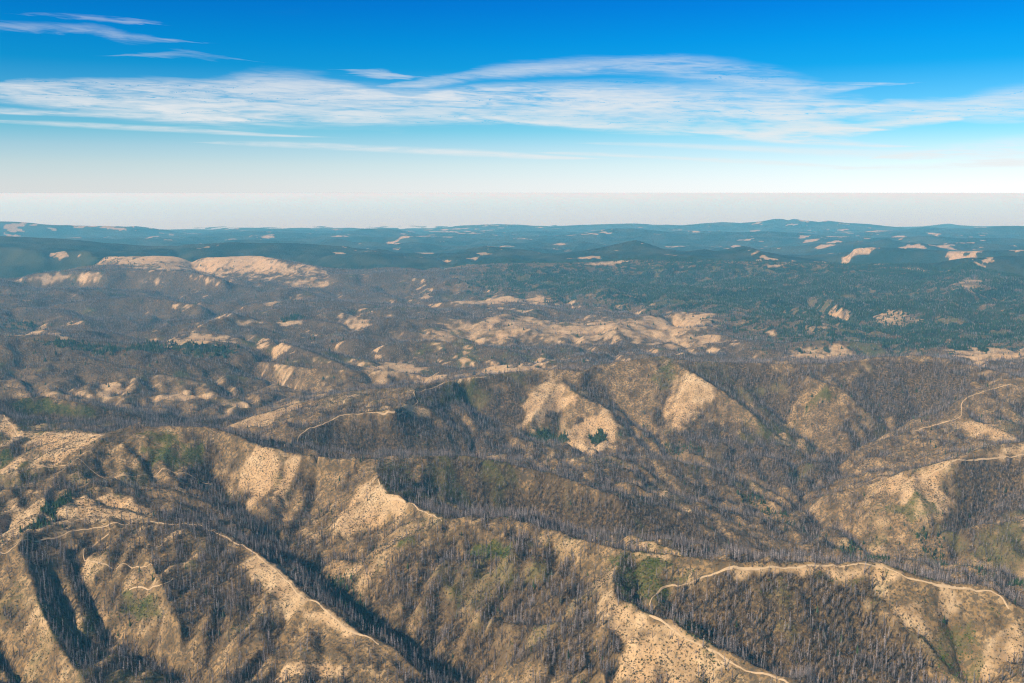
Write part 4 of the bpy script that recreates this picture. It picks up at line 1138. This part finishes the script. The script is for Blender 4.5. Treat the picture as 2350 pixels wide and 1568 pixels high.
def heroes(kind, x, y, parts, meshes, smin, smax, words, cat, groupword, wide=(0.9, 1.15), tilt=0.03):
    """one Empty per plant with its parts as children"""
    made = []
    for k in range(len(x)):
        vi = rs.randint(len(meshes)); s_ = smin + (smax - smin) * rs.rand() ** 1.2
        o = bpy.data.objects.new(kind, None); col.objects.link(o)
        o.empty_display_size = 2.0
        o.location = (x[k], y[k], float(ground(x[k:k + 1], y[k:k + 1])[0]) - 0.3)
        o.rotation_euler = (rs.randn() * tilt, rs.randn() * tilt, rs.rand() * 6.283)
        w = s_ * (wide[0] + (wide[1] - wide[0]) * rs.rand()); o.scale = (w, w, s_)
        pl = place_of(x[k], y[k])
        q = (s_ - smin) / (smax - smin); size = words[0] if q < 0.3 else (words[1] if q < 0.65 else words[2])
        tag(o, f'{size} {pl}', cat, f'{size.split()[0]} {groupword} {pl}')
        for nm, me in zip(parts, meshes[vi]):
            c = bpy.data.objects.new(nm, me); col.objects.link(c); c.parent = o
            if nm in ('dead_crown', 'crown', 'foliage'): c['kind'] = 'stuff'
        made.append((o, project(x[k], y[k], o.location[2])))
    # the outermost of each look-alike cluster can be singled out
    by = {}
    for o, (u, v) in made: by.setdefault(o['label'], []).append((u, v, o))
    for lab, L in by.items():
        if len(L) < 2: continue
        done = set()
        for word, key in (('leftmost', lambda q: q[0]), ('rightmost', lambda q: -q[0]), ('nearest', lambda q: -q[1]), ('farthest', lambda q: q[1])):
            left = [q for q in L if id(q[2]) not in done]
            if len(left) < 2 and word != 'rightmost': break
            if not left: break
            q = min(left, key=key); done.add(id(q[2])); q[2]['label'] = word + ' ' + lab

dead_near = np.clip(dead, 0, 1) * np.clip(0.55 + 0.9 * fbm(XX, YY, 45, 2, off=61.0) + 0.4, 0.15, 1.2)
x, y = candidates(1255, 5600, 30.0); x, y = pick(x, y, dead_near, 1.35, 0.97); x, y = off_road(x, y)
hx, hy, x, y = split_heroes(x, y, 300)
hero_snags = [(a.mesh('trunk', M_TRUNK), b.mesh('dead_crown', M_TWIG)) for a, b in SNAGS]
heroes('dead_tree', hx, hy, ('trunk', 'dead_crown'), hero_snags, 0.5, 1.45, ('short burnt grey conifer snag', 'burnt grey conifer snag', 'tall burnt grey conifer snag'), 'dead tree', 'burnt snags')
r = np.hypot(x, y); nr_ = r < 3000; thin = rs.rand(len(x)) < 0.3
full = [joined('snag', a, M_TRUNK, b, M_TWIG) for a, b in SNAGS]
far_ = [joined('snag', a, M_TRUNK, b, M_TWIG) for a, b in SNAGS_FAR]
poles = [joined('pole', a, M_TRUNK, b, M_TWIG) for a, b in POLES]
stuff('burnt_forest', x[nr_ & ~thin], y[nr_ & ~thin], full, 0.35, 1.45, 'grey burnt snags covering the nearest hillsides', 'burnt forest')
stuff('burnt_forest', x[~nr_ & ~thin], y[~nr_ & ~thin], far_, 0.45, 1.5, 'grey burnt snags covering the ridges behind the near crest', 'burnt forest')
stuff('burnt_poles', x[thin], y[thin], poles, 0.4, 1.0, 'bare blackened poles standing among the burnt snags', 'burnt forest')
x, y = candidates(5600, 12500, 270.0); x, y = pick(x, y, np.maximum(dead, 0.5 * live * midw), 1.0, 0.95)
stuff('burnt_forest', x, y, far_, 0.7, 1.25, 'purple grey burnt forest across the broad valley', 'burnt forest', wide=(1.3, 2.1))

# living conifers
x, y = candidates(1255, 5600, 60.0); sprinkle = np.maximum(live, 0.012 * np.clip(FLOW, 0, 4) * (bare < 0.4))
x, y = pick(x, y, sprinkle, 1.0, 0.9); x, y = off_road(x, y)
hx, hy, x, y = split_heroes(x, y, 300)
hero_con = [(a.mesh('trunk', M_BARK), b.mesh('crown', M_NEEDLE)) for a, b in CONIFERS]
heroes('conifer_tree', hx, hy, ('trunk', 'crown'), hero_con, 0.45, 1.0, ('small dark green living conifer', 'dark green living conifer', 'tall dark green living conifer'), 'conifer', 'living conifers')
con = [joined('conifer', a, M_BARK, b, M_NEEDLE) for a, b in CONIFERS]
stuff('conifer_forest', x, y, con, 0.4, 1.0, 'scattered clumps of dark green conifers among the burnt ridges', 'forest')
x, y = candidates(5600, 13600, 330.0); x, y = pick(x, y, np.where(live > 0.25, live, 0.01), 1.0, 0.95)
stuff('conifer_forest', x, y, con, 0.6, 1.3, 'blue green conifer forest covering the valley hills', 'forest', wide=(1.3, 2.2))

# scrub
scrub = np.clip(0.10 + 0.55 * bare * (bare < 0.9) + 0.35 * green + 0.35 * nm, 0.02, 0.8) * (1 - 0.6 * np.clip(dead, 0, 1)) * (RR < 5600)[:, None]
x, y = candidates(1255, 5000, 20.0); x, y = pick(x, y, scrub, 1.0, 0.85); x, y = off_road(x, y)
hx, hy, x, y = split_heroes(x, y, 300, 2.0)
hero_shr = [(a.mesh('stem', M_BARK), b.mesh('foliage', M_LEAF)) for a, b in SHRUBS]
heroes('shrub', hx, hy, ('stem', 'foliage'), hero_shr, 0.55, 1.7, ('small dark olive scrub bush', 'dark olive scrub bush', 'large dark olive scrub bush'), 'shrub', 'scrub bushes', tilt=0.05)
shr = [joined('bush', a, M_BARK, b, M_LEAF) for a, b in SHRUBS]
stuff('scrub', x, y, shr, 0.25, 1.35, 'dark olive scrub dotting the tan slopes', 'scrub')
x, y = candidates(1255, 5000, 22.0); x, y = pick(x, y, np.where(green > 0.15, np.clip(green * 1.2, 0, 1) * (0.25 + 0.75 * (c_green > 0.25)), 0.006), 1.0, 0.9); x, y = off_road(x, y)
hx, hy, x, y = split_heroes(x, y, 120, 2.0)
hero_gr = [(a.mesh('stem', M_BARK), b.mesh('foliage', M_FRESH)) for a, b in SHRUBS]
heroes('green_shrub', hx, hy, ('stem', 'foliage'), hero_gr, 0.5, 1.5, ('small fresh green bush', 'fresh green bush', 'large fresh green bush'), 'shrub', 'fresh green bushes', tilt=0.05)
grn = [joined('green_bush', a, M_BARK, b, M_FRESH) for a, b in SHRUBS]
stuff('green_regrowth', x, y, grn, 0.45, 1.5, 'bright green regrowth in patches on the slopes', 'scrub')

# low burnt brush between the snags
brush = np.clip(0.55 + 0.5 * nm + 0.6 * ns - 0.35 * bare, 0.12, 1) * (1 - 0.5 * green)
x, y = candidates(1255, 4900, 13.0); x, y = pick(x, y, brush, 1.0, 0.9); x, y = off_road(x, y)
brs = [joined('brush', *[p for q in zip(shrub_parts(600 + k, 2.6, 1.7, 30), (M_TRUNK, M_BRUSH)) for p in q]) for k in range(4)]
stuff('burnt_brush', x, y, brs, 0.35, 1.7, 'grey burnt brush between the snags', 'brush')
